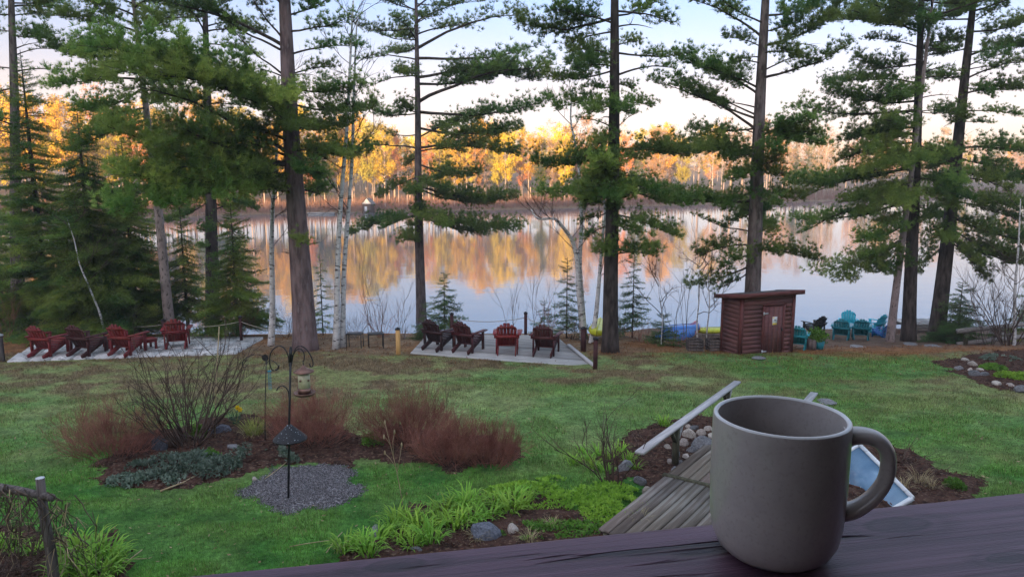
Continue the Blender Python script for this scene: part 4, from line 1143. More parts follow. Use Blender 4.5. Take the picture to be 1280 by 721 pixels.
for i, (x, y, Yd, h, w, n) in enumerate([(10, 428, 22.6, 1.4, 1.2, 22), (40, 425, 23.4, 1.1, 1.2, 18), (300, 428, 22.8, 1.2, 1.2, 16), (360, 428, 23.0, 1.2, 1.2, 16), (445, 428, 22.8, 1.0, 1.4, 22), (478, 428, 23.0, 1.3, 1.2, 18), (405, 430, 22.4, .8, 1.2, 16), (505, 430, 22.4, .6, .9, 14),
                                         (690, 430, 23.0, 1.3, 1.2, 16), (715, 430, 22.6, .9, 1.0, 16), (800, 434, 22.4, .7, 1.2, 16), (850, 436, 21.9, .6, 1.2, 18), (880, 436, 21.8, .6, 1.0, 16), (235, 428, 23, .8, 1.3, 14), (160, 426, 23, .8, 1.3, 14), (1118, 412, 29.5, 1.0, 1.6, 22), (775, 432, 23.2, 1.5, 1.0, 10)]):
    bare_shrub('brush_clump', lb, 'brush', (x, y), h, w, n, M[('twig_brown', 'twig_grey', 'twig_red')[i % 3 if i % 5 else 2]], 60 + i, Yd, 1, .007, gb, .1, .55)
for i, (x, Yd, h, lab) in enumerate([(462, 24.6, 3.1, 'tallest fine leafless sapling behind the black metal tables'), (476, 24.2, 2.4, 'shorter leafless sapling behind the black metal tables'), (640, 25.2, 2.2, 'leafless sapling behind the reddest deck chair'), (668, 24.8, 2.9, 'leafless sapling behind the slim post of the lake deck'), (842, 23.2, 3.4, 'tall leafless sapling rising behind the blue kayaks'), (858, 23.6, 3.0, 'leafless sapling rising behind the red kayak'), (495, 25, 1.7, 'low leafless sapling behind the pale yellow post'), (1222, 25, 2.2, 'leafless sapling between small spruce and log rail')]):
    bare_shrub('bare_sapling', lab, 'sapling', (x, 425), h, .7, 3, M['twig_grey'], 90 + i, Yd, 2, .012, 'leafless saplings on the shore', .3, .5, (3, 6), .25)
bare_shrub('bare_shrub', 'tall dark leafless shrub above the log rail', 'shrub', (1262, 425), 2.7, 2.2, 14, M['twig_brown'], 120, 24.5, 2, .02, None, .2, .5)
bare_shrub('bare_shrub', 'dark leafless shrub leaning left of the white birch at the rail', 'shrub', (1238, 424), 1.9, 1.4, 8, M['twig_brown'], 121, 25.0, 2, .014, None, .2, .5)
# ================================================================== FAR SHORE
def far_tree(seed, kind, H):
    rs = np.random.RandomState(seed)
    tr, cr_ = MB(), MB()
    pts = np.array([(math.sin(t * 4 + seed) * .12 * t, math.cos(t * 3 + seed) * .12 * t, -.3 + t * (H + .3) * .97) for t in np.linspace(0, 1, 9)])
    r0 = .11 if kind != 'pine' else .16
    tr.tube(pts, np.linspace(r0, .025, 9), 5, cap=False)
    def at(z): return np.array([np.interp(z, pts[:, 2], pts[:, i]) for i in range(3)])
    if kind == 'pine':
        C = []
        nl = 26
        for k in range(nl):
            t = .22 + .78 * k / nl
            ln = 2.3 * (1 - t) ** .7 * rs.uniform(.6, 1.25) + .3
            az = rs.uniform(0, 6.28)
            q = at(t * H); d = np.array([math.cos(az), math.sin(az), rs.uniform(-.05, .25)])
            tr.tube(np.array([q, q + d * ln]), [.035, .012], 3, cap=False)
            m = int(34 * ln)
            s = rs.uniform(.15, 1.05, (m, 1))
            C.append(q + d * ln * s + rs.normal(size=(m, 3)) * [.28, .28, .14])
        C = np.concatenate(C)
        V, F = needles(rs, C, np.tile([0, 0, .5], (len(C), 1)), 3, .30, .030, 1.0)
        cr_.add(V, F)
    else:
        leafy = {'leafy': (34, 34, .155), 'bud': (24, 14, .11), 'bare': (20, 5, .10), 'aspen': (22, 26, .13)}[kind]
        C = []
        for k in range(leafy[0]):
            t = rs.uniform(.30 if kind != 'bare' else .38, .97)
            wide = {'leafy': 2.5, 'bud': 1.9, 'bare': 1.8, 'aspen': 1.35}[kind]
            ln = wide * math.sin(math.pi * min(1, max(.08, (t - .15) / .95))) * rs.uniform(.6, 1.25) + .3
            az = rs.uniform(0, 6.28)
            q = at(t * H); d = unit(np.array([math.cos(az), math.sin(az), rs.uniform(.35, 1.1)]))
            e_ = q + d * ln
            tr.tube(np.array([q, (q + e_) / 2 + rs.normal(size=3) * .1, e_]), [.035, .022, .010], 3, cap=False)
            for j in range(9):
                s0 = q + d * ln * rs.uniform(.3, 1)
                dd = unit(d + rs.normal(size=3) * .55 + [0, 0, .25]) * rs.uniform(.4, 1.1)
                tr.tube(np.array([s0, s0 + dd]), [.014, .006], 3, cap=False)
                m = max(1, leafy[1] // 2)
                C.append(s0 + dd * rs.uniform(.2, 1.1, (m, 1)) + rs.normal(size=(m, 3)) * .17)
        C = np.concatenate(C)
        V, F = needles(rs, C, np.tile([0, 0, .3], (len(C), 1)), 1, leafy[2] * 1.5, leafy[2] * .42, 1.0)
        cr_.add(V, F)
    return tr, cr_
FT = []
spec = [('leafy', 'far_yellow', 'far_trunk', 'yellow leafed tree glowing in low sun on the far shore'), ('leafy', 'far_olive', 'far_trunk_dark', 'olive yellow rounded tree on the far shore'),
        ('aspen', 'far_orange', 'far_trunk', 'slim orange budding tree with pale stem on the far shore'), ('bud', 'far_orange', 'far_trunk', 'spreading orange tree with pale trunk on the far shore'),
        ('bud', 'far_bud', 'far_trunk', 'pinkish tan budding tree on the far shore'), ('bare', 'far_bud', 'far_trunk', 'leafless pale stemmed tree on the far shore'),
        ('pine', 'far_green', 'far_trunk_dark', 'dark green conifer on the far shore'), ('aspen', 'far_yellow', 'far_trunk', 'narrow yellow tree with pale stem on the far shore'),
        ('aspen', 'far_bud', 'far_trunk', 'narrow tan tree with many fine twigs on the far shore')]
for i, (kd, mc, mt, lab) in enumerate(spec):
    tr, cw = far_tree(40 + i, kd, 12.0)
    FT.append((tr, cw, tr.mesh('far_trunk', [M[mt]]), cw.mesh('far_crown', [M[mc]]), lab, kd, mt, mc))
rng = random.Random(77)
def pick(ang):                                         # what grows where along the shore, left to right
    if ang < -18: w = [6, 2, .6, 1, .4, 0.4, 2, 4, 0]
    elif ang < -9: w = [5, 2, 2, 1.5, .5, .5, 1.6, 3, .3]
    elif ang < -2: w = [1, 1.4, 4, 4, .6, 1.5, .9, 1.5, .6]
    elif ang < 5: w = [2.0, 3, 4, 3, .8, 2, 1.0, 2, .8]
    elif ang < 16: w = [.7, .6, 2, 2, 3, 4, .5, .5, 2.5]
    else: w = [.1, .3, .5, .6, 3, 4, 1.0, .1, 3]
    return rng.choices(range(9), w)[0]
cnt = 0
proto_used = {}
ang = -41.0
while ang < 42:
    for row in range(2):
        a_ = R(ang + rng.uniform(-.3, .3))
        d = 95.0
        for _ in range(60):                            # walk out to the shore along this bearing
            x, y = math.sin(a_) * d, math.cos(a_) * d
            if y > float(shore_y(x)): break
            d += 2.5
        d += (1.5, 7.5)[row] + rng.uniform(0, 4)
        x, y = math.sin(a_) * d, math.cos(a_) * d
        k = pick(ang)
        s = rng.uniform(.78, 1.16) * (1.12 if ang < -16 else 1.0) * (.95 if row == 0 else 1.08) * (1.0 + .22 * max(0, (ang - 8)) / 30)
        tr, cw, me_t, me_c, lab, kd, mt, mc = FT[k]
        t = thing('far_tree', lab, 'tree', (x, y, gz(x, y)), rng.uniform(0, 6.28), 'trees on the far shore')
        t.scale = (s, s, s * rng.uniform(.9, 1.12))
        link('trunk', me_t, t); link('crown', me_c, t)
        cnt += 1
    ang += rng.uniform(.62, .95) if ang < 12 else rng.uniform(.72, 1.1)
# the wood behind them, one mass
wood = {}
for i in range(330):
    a_ = R(rng.uniform(-46, 46)); d = 95.0
    for _ in range(80):
        x, y = math.sin(a_) * d, math.cos(a_) * d
        if y > float(shore_y(x)): break
        d += 2.5
    d += rng.uniform(12, 62)
    x, y = math.sin(a_) * d, math.cos(a_) * d
    k = pick(math.degrees(a_))
    tr, cw = FT[k][0], FT[k][1]
    s = rng.uniform(.75, 1.1); c_, s_ = math.cos(i), math.sin(i)
    rm = np.array([[c_, -s_, 0], [s_, c_, 0], [0, 0, 1]]) * s
    for src, mn in ((tr, FT[k][6]), (cw, FT[k][7])):
        V = np.concatenate(src.v) @ rm.T + [x, y, gz(x, y)]
        F = np.concatenate(src.f4)
        step = 3 if src is cw else 1
        if src is cw:
            keep = np.arange(0, len(F), 4)
            V = V[F[keep]].reshape(-1, 3); V = V.reshape(-1, 4, 3); cv = V.mean(1, keepdims=True); V = (cv + (V - cv) * 1.8).reshape(-1, 3); F = np.arange(len(V)).reshape(-1, 4)
        else:
            F = F[: 8 * 5]; V = V[: 45]
        wood.setdefault(mn, MB()).add(V, F)
wb = MB(); mats_ = []
for j, (mn, q) in enumerate(wood.items()):
    wb.add(np.concatenate(q.v), np.concatenate(q.f4), j); mats_.append(M[mn])
tag(link('woodland', wb.mesh('woodland', mats_)), 'hazy mixed woodland filling the rise behind the far shore trees', 'woodland', None, 'stuff')
# low reddish brush and reeds at the far waterline
rs = np.random.RandomState(5)
n = 16000
a_ = rs.uniform(R(-44), R(44), n)
bx = np.tan(a_)
yy = np.full(n, 130.0)
for _ in range(25): yy = .5 * yy + .5 * shore_y(bx * yy)
yy = yy + rs.uniform(.1, 7, n); xx = bx * yy + rs.normal(size=n) * .5
b = np.stack([xx, yy, terrain(xx, yy) - .05], -1)
h = rs.uniform(.5, 2.4, n) * (.6 + .6 * fbm(xx * .08, yy * .08, 4, 2))
t = b + np.stack([rs.normal(size=n) * .35, rs.normal(size=n) * .3, h], -1)
sd = np.stack([np.full(n, .030), np.zeros(n), np.zeros(n)], -1)
V = np.stack([b - sd, b + sd, t + sd * .3, t - sd * .3], 1)
tag(build(MB().add(V, np.arange(n * 4).reshape(-1, 4)), 'shore_brush', M['far_brush']), 'reddish brown brush and reeds along the far waterline', 'brush', None, 'stuff')
# little cabin among the far trees
c = P(458, 244, 122.0); c.z = gz(c.x, c.y)
cab = thing('lake_cabin', 'tiny cabin with a white gable among the yellow far shore trees', 'cabin', c, R(-8))
cab.scale = (.55, .55, .62)
build(MB().box((0, 1.6, 1.3), (2.6, 3.2, 2.6)), 'wall', M['far_trunk_dark'], cab)
build(MB().add([(-1.4, -.06, 2.6), (1.4, -.06, 2.6), (0, -.06, 4.0), (-1.4, 3.3, 2.6), (1.4, 3.3, 2.6), (0, 3.3, 4.0)], [[0, 1, 2], [4, 3, 5]]), 'gable', M['white_paint'], cab)
build(MB().add([(-1.7, -.4, 2.4), (0, -.4, 4.12), (0, 3.6, 4.12), (-1.7, 3.6, 2.4), (1.7, -.4, 2.4), (1.7, 3.6, 2.4)], [[0, 1, 2, 3], [1, 4, 5, 2]]), 'roof', M['rock'], cab)
build(MB().box((-.3, -.03, 1.2), (.8, .06, 1.3)), 'door', M['white_paint'], cab)
c = PZ(402, 268, .0)
fd = thing('floating_dock', 'small pale floating dock off the far left shore', 'dock', (c.x, c.y, 0), R(8))
build(MB().box((0, 0, .22), (4.2, 1.5, .14)), 'platform', M['dock_wood'], fd)
build(MB().box((0, -.45, .06), (4.0, .35, .2)), 'float', M['white_paint'], fd)
build(MB().box((0, .45, .06), (4.0, .35, .2)), 'float', M['white_paint'], fd)
# ================================================================== CHAIRS, POSTS, SHED, KAYAKS, BRIDGE
def slat(w, L, th=.02, top=0.0, nseg=5):              # back slat with a rounded top
    mb = MB()
    pr = [(-w / 2, 0), (w / 2, 0), (w / 2 * .94, L * .6), (w / 2, L - w * .35)] + [(w / 2 * math.cos(a), L - w * .35 + w * .35 * math.sin(a)) for a in (R(45), R(90), R(135))] + [(-w / 2, L - w * .35), (-w / 2 * .94, L * .6)]
    k = len(pr)
    V = [(x, -th / 2, z) for x, z in pr] + [(x, th / 2, z) for x, z in pr]
    mb.v.append(np.array(V)); mb.n = 2 * k
    f = [[0, i, i + 1] for i in range(1, k - 1)] + [[k, k + i + 1, k + i] for i in range(1, k - 1)]
    mb.f3.append(np.array(f)); mb.m3.append(np.zeros(len(f), int))
    q = [[i, k + i, k + (i + 1) % k, (i + 1) % k] for i in range(k)]
    mb.f4.append(np.array(q)); mb.m4.append(np.zeros(k, int))
    return mb
def arm_mesh():
    mb = MB()
    pr = [(-.045, -.36), (.045, -.36), (.06, -.05), (.08, .20), (.08, .40), (.05, .45), (-.05, .45), (-.065, .40), (-.06, .10)]
    k = len(pr)
    V = [(x, y, -.012) for x, y in pr] + [(x, y, .012) for x, y in pr]
    mb.v.append(np.array(V)); mb.n = 2 * k
    f = [[0, i + 1, i] for i in range(1, k - 1)] + [[k, k + i, k + i + 1] for i in range(1, k - 1)]
    mb.f3.append(np.array(f)); mb.m3.append(np.zeros(len(f), int))
    q = [[i, (i + 1) % k, k + (i + 1) % k, k + i] for i in range(k)]
    mb.f4.append(np.array(q)); mb.m4.append(np.zeros(k, int))
    return mb
SLATS = {i: slat(.088, .80 - .035 * abs(i) ** 1.7).mesh('back_slat') for i in (.5, 1.5, 2.5)}
ARM = arm_mesh().mesh('armrest')
FLEG = MB().box((0, 0, .275), (.035, .11, .55)).mesh('front_leg')
RLEG = MB().box((0, 0, .275), (.035, .085, .53)).mesh('rear_leg')
STR = MB().bar((0, -.46, .045), (0, .38, .34), .03, .125, (0, 0, 1)).mesh('stringer')
SEAT = MB().box((0, 0, 0), (.52, .095, .02)).mesh('seat_slat')
BR1 = MB().box((0, 0, 0), (.70, .03, .08)).mesh('back_rail')
BR2 = MB().box((0, 0, 0), (.50, .022, .06)).mesh('upper_rail')
def chair(label, pos, face, m, group, scale=1.0, name='adirondack_chair'):
    t = thing(name, label, 'chair', pos, -R(face), group)
    t.scale = (scale,) * 3
    def ad(nm, me, loc, rot=(0, 0, 0)):
        o = link(nm, me, t, loc, rot)
        if not me.materials: me.materials.append(None)
        o.material_slots[0].link = 'OBJECT'; o.material_slots[0].material = m
        return o
    lean = R(25)
    for i in (-2.5, -1.5, -.5, .5, 1.5, 2.5):
        ad('back_slat', SLATS[abs(i)], (i * .080, -.12, .21), (lean, -R(i * -1.6), 0))
    for k in range(5):
        y = .36 - k * .118
        ad('seat_slat', SEAT, (0, y, .41 - (.36 - y) * .36), (R(19), 0, 0))
    for s in (-1, 1):
        ad('armrest', ARM, (s * .34, 0, .565), (R(-2) if s else 0, 0, 0))
        ad('front_leg', FLEG, (s * .288, .36, 0))
        ad('rear_leg', RLEG, (s * .288, -.25, .005))
        ad('stringer', STR, (s * .245, 0, 0))
    ad('back_rail', BR1, (0, -.30, .51))
    ad('upper_rail', BR2, (0, -.425, .79), (lean, 0, 0))
    return t
zpat = lambda p: Vector((p.x, p.y, max(gz(p.x, p.y), p.z)))
def on_patio(px, py):
    p = G(px, py)
    return Vector((p.x, p.y, p.z + .05))
gp = 'red chairs on the stone patio'
chair('bright red wooden armchair at the outer end of the patio', on_patio(62, 446), 12, M['red_paint'], gp)
chair('dark maroon wooden armchair between two red ones on the patio', on_patio(110, 445), 14, M['maroon_paint'], gp)
chair('red wooden armchair beside the maroon one, its footstool in front', on_patio(160, 444), 10, M['red_paint'], gp)
chair('red wooden armchair behind the tall bare shrub, back squarely to the house', on_patio(222, 436), -18, M['red_paint'], gp)
def stool(label, px, py, m, w=.42, h=.30):
    p = on_patio(px, py)
    t = thing('footstool', label, 'footstool', p, R(-40), 'red footstools')
    for k in range(4): build(MB().box((0, -.15 + k * .1, h), (w, .085, .02)), 'slat', m, t)
    for sx in (-1, 1):
        build(MB().box((sx * .17, 0, h - .05), (.03, .34, .07)), 'side_board', m, t)
        for sy in (-1, 1): build(MB().box((sx * .17, sy * .14, h / 2 - .02), (.032, .06, h - .04)), 'leg', m, t)
stool('low red slatted footstool right of the red chair with a pine trunk behind', 186, 438, M['red_paint'])
stool('low red slatted footstool partly hidden behind the maroon patio chair', 140, 437, M['red_paint'])
def on_deck(px, py): return PZ(px, py, ZD + .002)
gd = 'maroon chairs on the lake deck'
chair('maroon wooden armchair at the pale post end of the lake deck', on_deck(548, 435), 30, M['dark_paint'], gd)
chair('dark maroon wooden armchair beside the end one on the lake deck, slats parted', on_deck(585, 438), 26, M['maroon_paint'], gd)
chair('reddest armchair on the lake deck, facing straight to the water', on_deck(634, 440), 2, M['red_paint'], gd)
bpy.context.view_layer.update()
chair('dark maroon armchair on the lake deck nearest the tall dark pine', on_deck(682, 442), 16, M['maroon_paint'], gd)
gt = 'plastic chairs round the beach fire circle'
chair('dark teal plastic armchair, back to the lawn, outer of two alike', G(1051, 424), 28, M['teal_dark'], gt, .95)
chair('dark teal plastic armchair, back to the lawn, next to the bright cyan one', G(1075, 424), 22, M['teal_dark'], gt, .95)
chair('bright cyan plastic armchair facing the lawn behind the two dark teal ones', G(1060, 417), 200, M['cyan'], gt, 1.0)
chair('bright cyan plastic armchair turned sideways near the leaning trunk', G(1091, 418), -30, M['cyan'], gt, 1.0)
chair('low blue plastic chair beside the leaning trunk', G(1100, 421), -40, M['blue_plastic'], gt, .62)
chair('teal plastic armchair half hidden behind the shed corner', G(996, 436), 24, M['teal'], gt, .85)
chair('black slatted armchair alone at the edge of the beach', G(1018, 418), -20, M['black'], None, .92)

# dark metal side tables near the birches
for i, (x, y) in enumerate([(444, 434), (470, 434)]):
    p = G(x, y)
    t = thing('side_table', 'small black metal framed table by the birches on the bank', 'table', p, R(15 * i), 'black metal tables')
    build(MB().box((0, 0, .42), (.46, .36, .02)), 'table_top', M['black'], t)
    for sx in (-1, 1):
        for sy in (-1, 1): build(MB().box((sx * .21, sy * .16, .2), (.022, .022, .44)), 'leg', M['black'], t)

# posts with dark caps and the rope strung between them
posts = []
def post(label, x, y0, y1, m, w=.09, Yd=None, cap='black', group='rope posts along the bank'):
    b = G(x, y1) if Yd is None else P(x, y1, Yd)
    if Yd is not None: b.z = gz(b.x, b.y)
    h = P(x, y0, b.y).z - b.z
    t = thing('rope_post', label, 'post', b, random.Random(int(x)).uniform(-.4, .4), group)
    build(MB().box((0, 0, h / 2 - .1), (w, w, h + .2)), 'post', m, t)
    build(MB().box((0, 0, h + .022), (w + .025, w + .025, .04)).box((0, 0, h + .055), (w * .75, w * .75, .03), None, 0, .5), 'cap', M['black'] if cap == 'black' else M['cut_wood'], t)
    posts.append(b + Vector((0, 0, h - .12)))
    return t
post('weathered stub post at the left frame edge', 3, 420, 452, M['old_wood'], .10, cap='cut', group=None)
post('maroon post with lantern cap behind the dark maroon patio chair', 110, 397, 424, M['post_paint'])
post('maroon post between footstool and slanting trunk', 206, 401, 424, M['post_paint'])
post('maroon post right of the dark trunked pine', 302, 397, 428, M['post_paint'])
post('maroon post against the reddish pine base', 389, 411, 438, M['post_paint'])
post('pale yellow unpainted post at the deck corner', 498, 412, 443, M['pale_wood'], .11)
post('maroon post with lantern cap behind the two end deck chairs', 565, 393, 420, M['post_paint'], .09, 22.0)
post('slim maroon post at the back of the lake deck by the water', 657, 392, 421, M['post_paint'], .09, 22.3)
post('thick maroon post beside the slanting birch', 729, 411, 439, M['post_paint'], .13)
post('maroon post at the front corner of the lake deck', 744, 424, 461, M['post_paint'], .11)
def rope(a, b, sag, label):
    q = np.linspace(0, 1, 14)
    pts = np.array(a)[None] * (1 - q[:, None]) + np.array(b)[None] * q[:, None]
    pts[:, 2] -= sag * 4 * q * (1 - q)
    mid = Vector((pts[7, 0], pts[7, 1], gz(pts[7, 0], pts[7, 1])))
    o = build(MB().tube(pts - np.array(mid), .010, 4), 'rope', M['rope'], None, mid)
    tag(o, label, 'rope', 'ropes strung between the posts')
rl = ['behind the patio chairs', 'from the footstool to the dark pine', 'across the white birch', '', 'above the pale post', '', 'behind the deck chairs over the water', 'behind the crooked birches', '']
for i in range(1, 9):
    if i in (4, 5, 8): continue
    rope(posts[i], posts[i + 1], .12, 'thin pale rope strung ' + (rl[i - 1] if rl[i - 1] else 'between maroon posts beside the reddish pine'))

# shed
A, Bs, Cs = G(924, 443), G(989, 440), G(904, 436)
u = Vector((Bs.x - A.x, Bs.y - A.y, 0)); Wd = u.length; u.normalize()
v = Vector((-u.y, u.x, 0)); Dp = .85
zb = min(A.z, Bs.z) - .03
Hs = P(930, 372, A.y).z - zb
shed = thing('garden_shed', 'small dark brown wooden shed with lap siding and a notice on its door', 'shed', (A.x, A.y, zb), math.atan2(u.y, u.x))
SL = .15                                               # the roof falls this much per metre towards the back
cx0, cx1, cy0, cy1 = .025, Wd - .025, .025, Dp - .025
build(MB().add([(cx0, cy0, 0), (cx1, cy0, 0), (cx1, cy1, 0), (cx0, cy1, 0), (cx0, cy0, Hs - .04), (cx1, cy0, Hs - .04), (cx1, cy1, Hs - .04 - SL * Dp), (cx0, cy1, Hs - .04 - SL * Dp)],
               [[0, 3, 2, 1], [4, 5, 6, 7], [0, 1, 5, 4], [1, 2, 6, 5], [2, 3, 7, 6], [3, 0, 4, 7]]), 'wall_core', M['shed_trim'], shed)
nb = 14
bh = Hs / nb
dx0, dx1, dh = Wd * .42, Wd * .79, Hs * .83
for k in range(nb):
    z0 = k * bh
    def board(x0, x1, y, nm='siding_board'):
        mb = MB()
        V = [(x0, y - .022, z0), (x1, y - .022, z0), (x1, y - .006, z0 + bh + .006), (x0, y - .006, z0 + bh + .006), (x0, y + .012, z0), (x1, y + .012, z0), (x1, y + .012, z0 + bh + .006), (x0, y + .012, z0 + bh + .006)]
        return mb.add(V, [[0, 1, 2, 3], [5, 4, 7, 6], [0, 3, 7, 4], [1, 5, 6, 2], [3, 2, 6, 7], [0, 4, 5, 1]])
    if z0 + bh * .5 < dh:
        build(board(.05, dx0 - .05, 0), 'siding_board', M['shed_paint'], shed)
        build(board(dx1 + .05, Wd - .05, 0), 'siding_board', M['shed_paint'], shed)
    else:
        build(board(.05, Wd - .05, 0), 'siding_board', M['shed_paint'], shed)
    yend = min(Dp - .05, (Hs - z0 - bh - .01) / SL)      # side boards stop under the sloping roof
    if yend > .12:
        o = build(board(-yend, -.05, 0), 'siding_board', M['shed_paint'], shed); o.rotation_euler = (0, 0, -R(90))
        o = build(board(.05, yend, 0), 'siding_board', M['shed_paint'], shed, (Wd, 0, 0), (0, 0, R(90)))
for (x, y) in ((.02, .02), (Wd - .02, .02), (.02, Dp - .02), (Wd - .02, Dp - .02)):
    hc = Hs - SL * y - .01
    build(MB().box((x, y, hc / 2), (.095, .095, hc)), 'corner_board', M['shed_trim'], shed)
door = build(MB().box(((dx0 + dx1) / 2, -.012, dh / 2 + .01), (dx1 - dx0 - .02, .03, dh - .06)), 'door', M['shed_trim'], shed)
for i in range(4):
    ww = (dx1 - dx0 - .06) / 4
    build(MB().box((dx0 + .03 + ww * (i + .5), -.030, dh / 2 + .01), (ww - .008, .012, dh - .09)), 'door_plank', M['shed_paint'], door)
for x in (dx0 - .02, dx1 + .02): build(MB().box((x, -.022, dh / 2), (.055, .035, dh + .02)), 'door_frame', M['shed_trim'], shed)
build(MB().box(((dx0 + dx1) / 2, -.022, dh + .04), (dx1 - dx0 + .10, .035, .055)), 'door_frame', M['shed_trim'], shed)
for z in (dh * .86, dh * .10): build(MB().box((dx0 + .05, -.045, z), (.15, .01, .030)).box((dx0 - .02, -.045, z), (.04, .012, .09)), 'hinge', M['cut_wood'], door)
build(MB().box((dx1 - .05, -.05, dh * .52), (.025, .04, .08)), 'latch', M['black'], door)
nx_, nz_ = (dx0 + dx1) / 2 + .03, dh * .70
note = build(MB().box((nx_, -.040, nz_), (.16, .006, .235)), 'notice', M['white_paint'], door)
build(MB().box((nx_, -.0445, nz_ + .075), (.145, .003, .05)), 'notice_band', M['yellow_plastic'], note) if False else None
M['notice_yellow'] = mat('notice_yellow', (.72, .52, .06), (.80, .60, .10), rough=.7)
build(MB().box((nx_, -.0445, nz_ - .088), (.145, .003, .045)), 'notice_band', M['notice_yellow'], note)
build(MB().box((nx_ - .045, -.0445, nz_ + .09), (.05, .003, .035)), 'notice_band', M['notice_yellow'], note)
bd = MB()
bd.add([(nx_ - .05, -.0448, nz_ + .045), (nx_ - .01, -.0448, nz_ + .03), (nx_ + .01, -.0448, nz_ + .0), (nx_ - .015, -.0448, nz_ + .005)], [[0, 3, 2, 1]])
bd.add([(nx_ + .05, -.0449, nz_ + .04), (nx_ + .0, -.0449, nz_ + .03), (nx_ + .0, -.0449, nz_ + .005), (nx_ + .03, -.0449, nz_ + .0)], [[0, 1, 2, 3]])
build(bd, 'notice_picture', M['black'], note)
roof = MB()
ov = .17
z1 = Hs + .045
z0 = z1 - SL * (Dp + 2 * ov)
V = [(-ov, -ov, z1), (Wd + ov, -ov, z1), (Wd + ov, Dp + ov, z0), (-ov, Dp + ov, z0)]
V = V + [(x, y, z + .075) for x, y, z in V]
roof.add(V, [[3, 2, 1, 0], [4, 5, 6, 7], [0, 1, 5, 4], [1, 2, 6, 5], [2, 3, 7, 6], [3, 0, 4, 7]])
ro = build(roof, 'roof', M['house_roof'], shed)
build(MB().box((Wd / 2, -ov - .012, z1 + .03), (Wd + 2 * ov + .04, .024, .12)), 'fascia', M['shed_trim'], ro)
build(MB().bar((-ov - .012, -ov, z1 + .03), (-ov - .012, Dp + ov, z0 + .03), .024, .12), 'fascia', M['shed_trim'], ro)
build(MB().bar((Wd + ov + .012, -ov, z1 + .03), (Wd + ov + .012, Dp + ov, z0 + .03), .024, .12), 'fascia', M['shed_trim'], ro)

# kayaks on the bank
def kayak(label, px, py, m, az, L=2.9, w=.36, roll=0, lift=.0, mh=.24):
    p = G(px, py)
    t = thing('kayak', label, 'kayak', p + Vector((0, 0, lift)), R(az), 'kayaks on the bank')
    t.rotation_euler = (R(roll), 0, R(az))
    s = np.linspace(-1, 1, 21); n = 12
    wv = w * (1 - np.abs(s) ** 2.4) ** .75 + .012
    V = []
    for i, q in enumerate(s):
        for j in range(n):
            a = 2 * math.pi * j / n
            z = math.sin(a)
            hz_ = mh * (.55 + .45 * (1 - abs(q) ** 2)) + .02
            V.append((q * L / 2, wv[i] * math.cos(a) * (1 - .15 * max(0, z)), hz_ * (.62 * max(0, z) ** .8 + .0) + (-.10 * max(0, -z)) + .10 + .10 * abs(q) ** 3))
    ii = np.arange(21 * n).reshape(21, n)
    F = np.stack([ii[:-1], ii[1:], np.roll(ii, -1, 1)[1:], np.roll(ii, -1, 1)[:-1]], -1).reshape(-1, 4)
    build(MB().add(V, F), 'hull', m, t, smooth=True)
    build(MB().tube([(-L * .45, 0, mh * .62 + .13), (-.3, 0, mh * .62 + .145), (.3, 0, mh * .62 + .145), (L * .45, 0, mh * .62 + .13)], .016, 5), 'keel', m, t)
    build(MB().tube([(L / 2 - .02, -.05, .19), (L / 2 + .04, 0, .19), (L / 2 - .02, .05, .19)], .012, 5), 'handle', M['black'], t)
    return t
kayak('blue upturned kayak on the bank behind the low fir', 843, 427, M['blue_plastic'], 28, 1.9, .36, 12, .12, .34)
kayak('second blue upturned kayak leaning on the first', 851, 424, M['blue_plastic'], 20, 1.7, .32, -15, .22, .34)
kayak('red kayak lying behind the blue ones', 862, 423, M['red_plastic'], 62, 2.4, .32, -10, .15, .34)
kayak('lime yellow kayak between the pale stems and the shed', 889, 419.5, M['yellow_plastic'], 6, 1.5, .26, 0, .10, .16)
kayak('yellow kayak bow peeping past the dark pine trunk', 748, 425, M['yellow_plastic'], 80, 2.0, .3, 0, .25, .25)
for i, (x, y, h) in enumerate([(868, 438, .36), (893, 438, .36)]):
    p = G(x, y)
    t = thing('slatted_crate', 'dark weathered slatted crate beside the shed', 'crate', p, R(8 * i), 'dark crates by the shed')
    for k in range(4): build(MB().box((0, -.17, .05 + k * .088), (.42, .02, .07)), 'slat', M['old_wood'], t)
    for k in range(4): build(MB().box((-.2, 0, .05 + k * .088), (.02, .32, .07)), 'slat', M['old_wood'], t)
    for k in range(4): build(MB().box((.2, 0, .05 + k * .088), (.02, .32, .07)), 'slat', M['old_wood'], t)
    for k in range(4): build(MB().box((0, .17, .05 + k * .088), (.42, .02, .07)), 'slat', M['old_wood'], t)
# planter stump with greenery
p = G(1014, 437)
t = thing('stump_planter', 'short log stump beside a green leafy pot on the beach', 'planter', p)
build(MB().lathe([(0, .0), (.14, .0), (.13, .3), (.12, .31), (0, .31)], 12), 'stump', M['bark_pine'], t)
build(MB().lathe([(0, .0), (.13, .0), (.17, .26), (.15, .26), (.13, .2), (0, .2)], 14, (.26, .1, 0)), 'pot', M['teal_dark'], t)
rs = np.random.RandomState(3)
C = rs.normal(size=(260, 3)) * [.13, .13, .10] + [.2, .1, .38]
V, F = needles(rs, C, np.tile([0, 0, .6], (260, 1)), 3, .10, .014, .9)
build(MB().add(V, F), 'foliage', M['moss_leaf'], t)

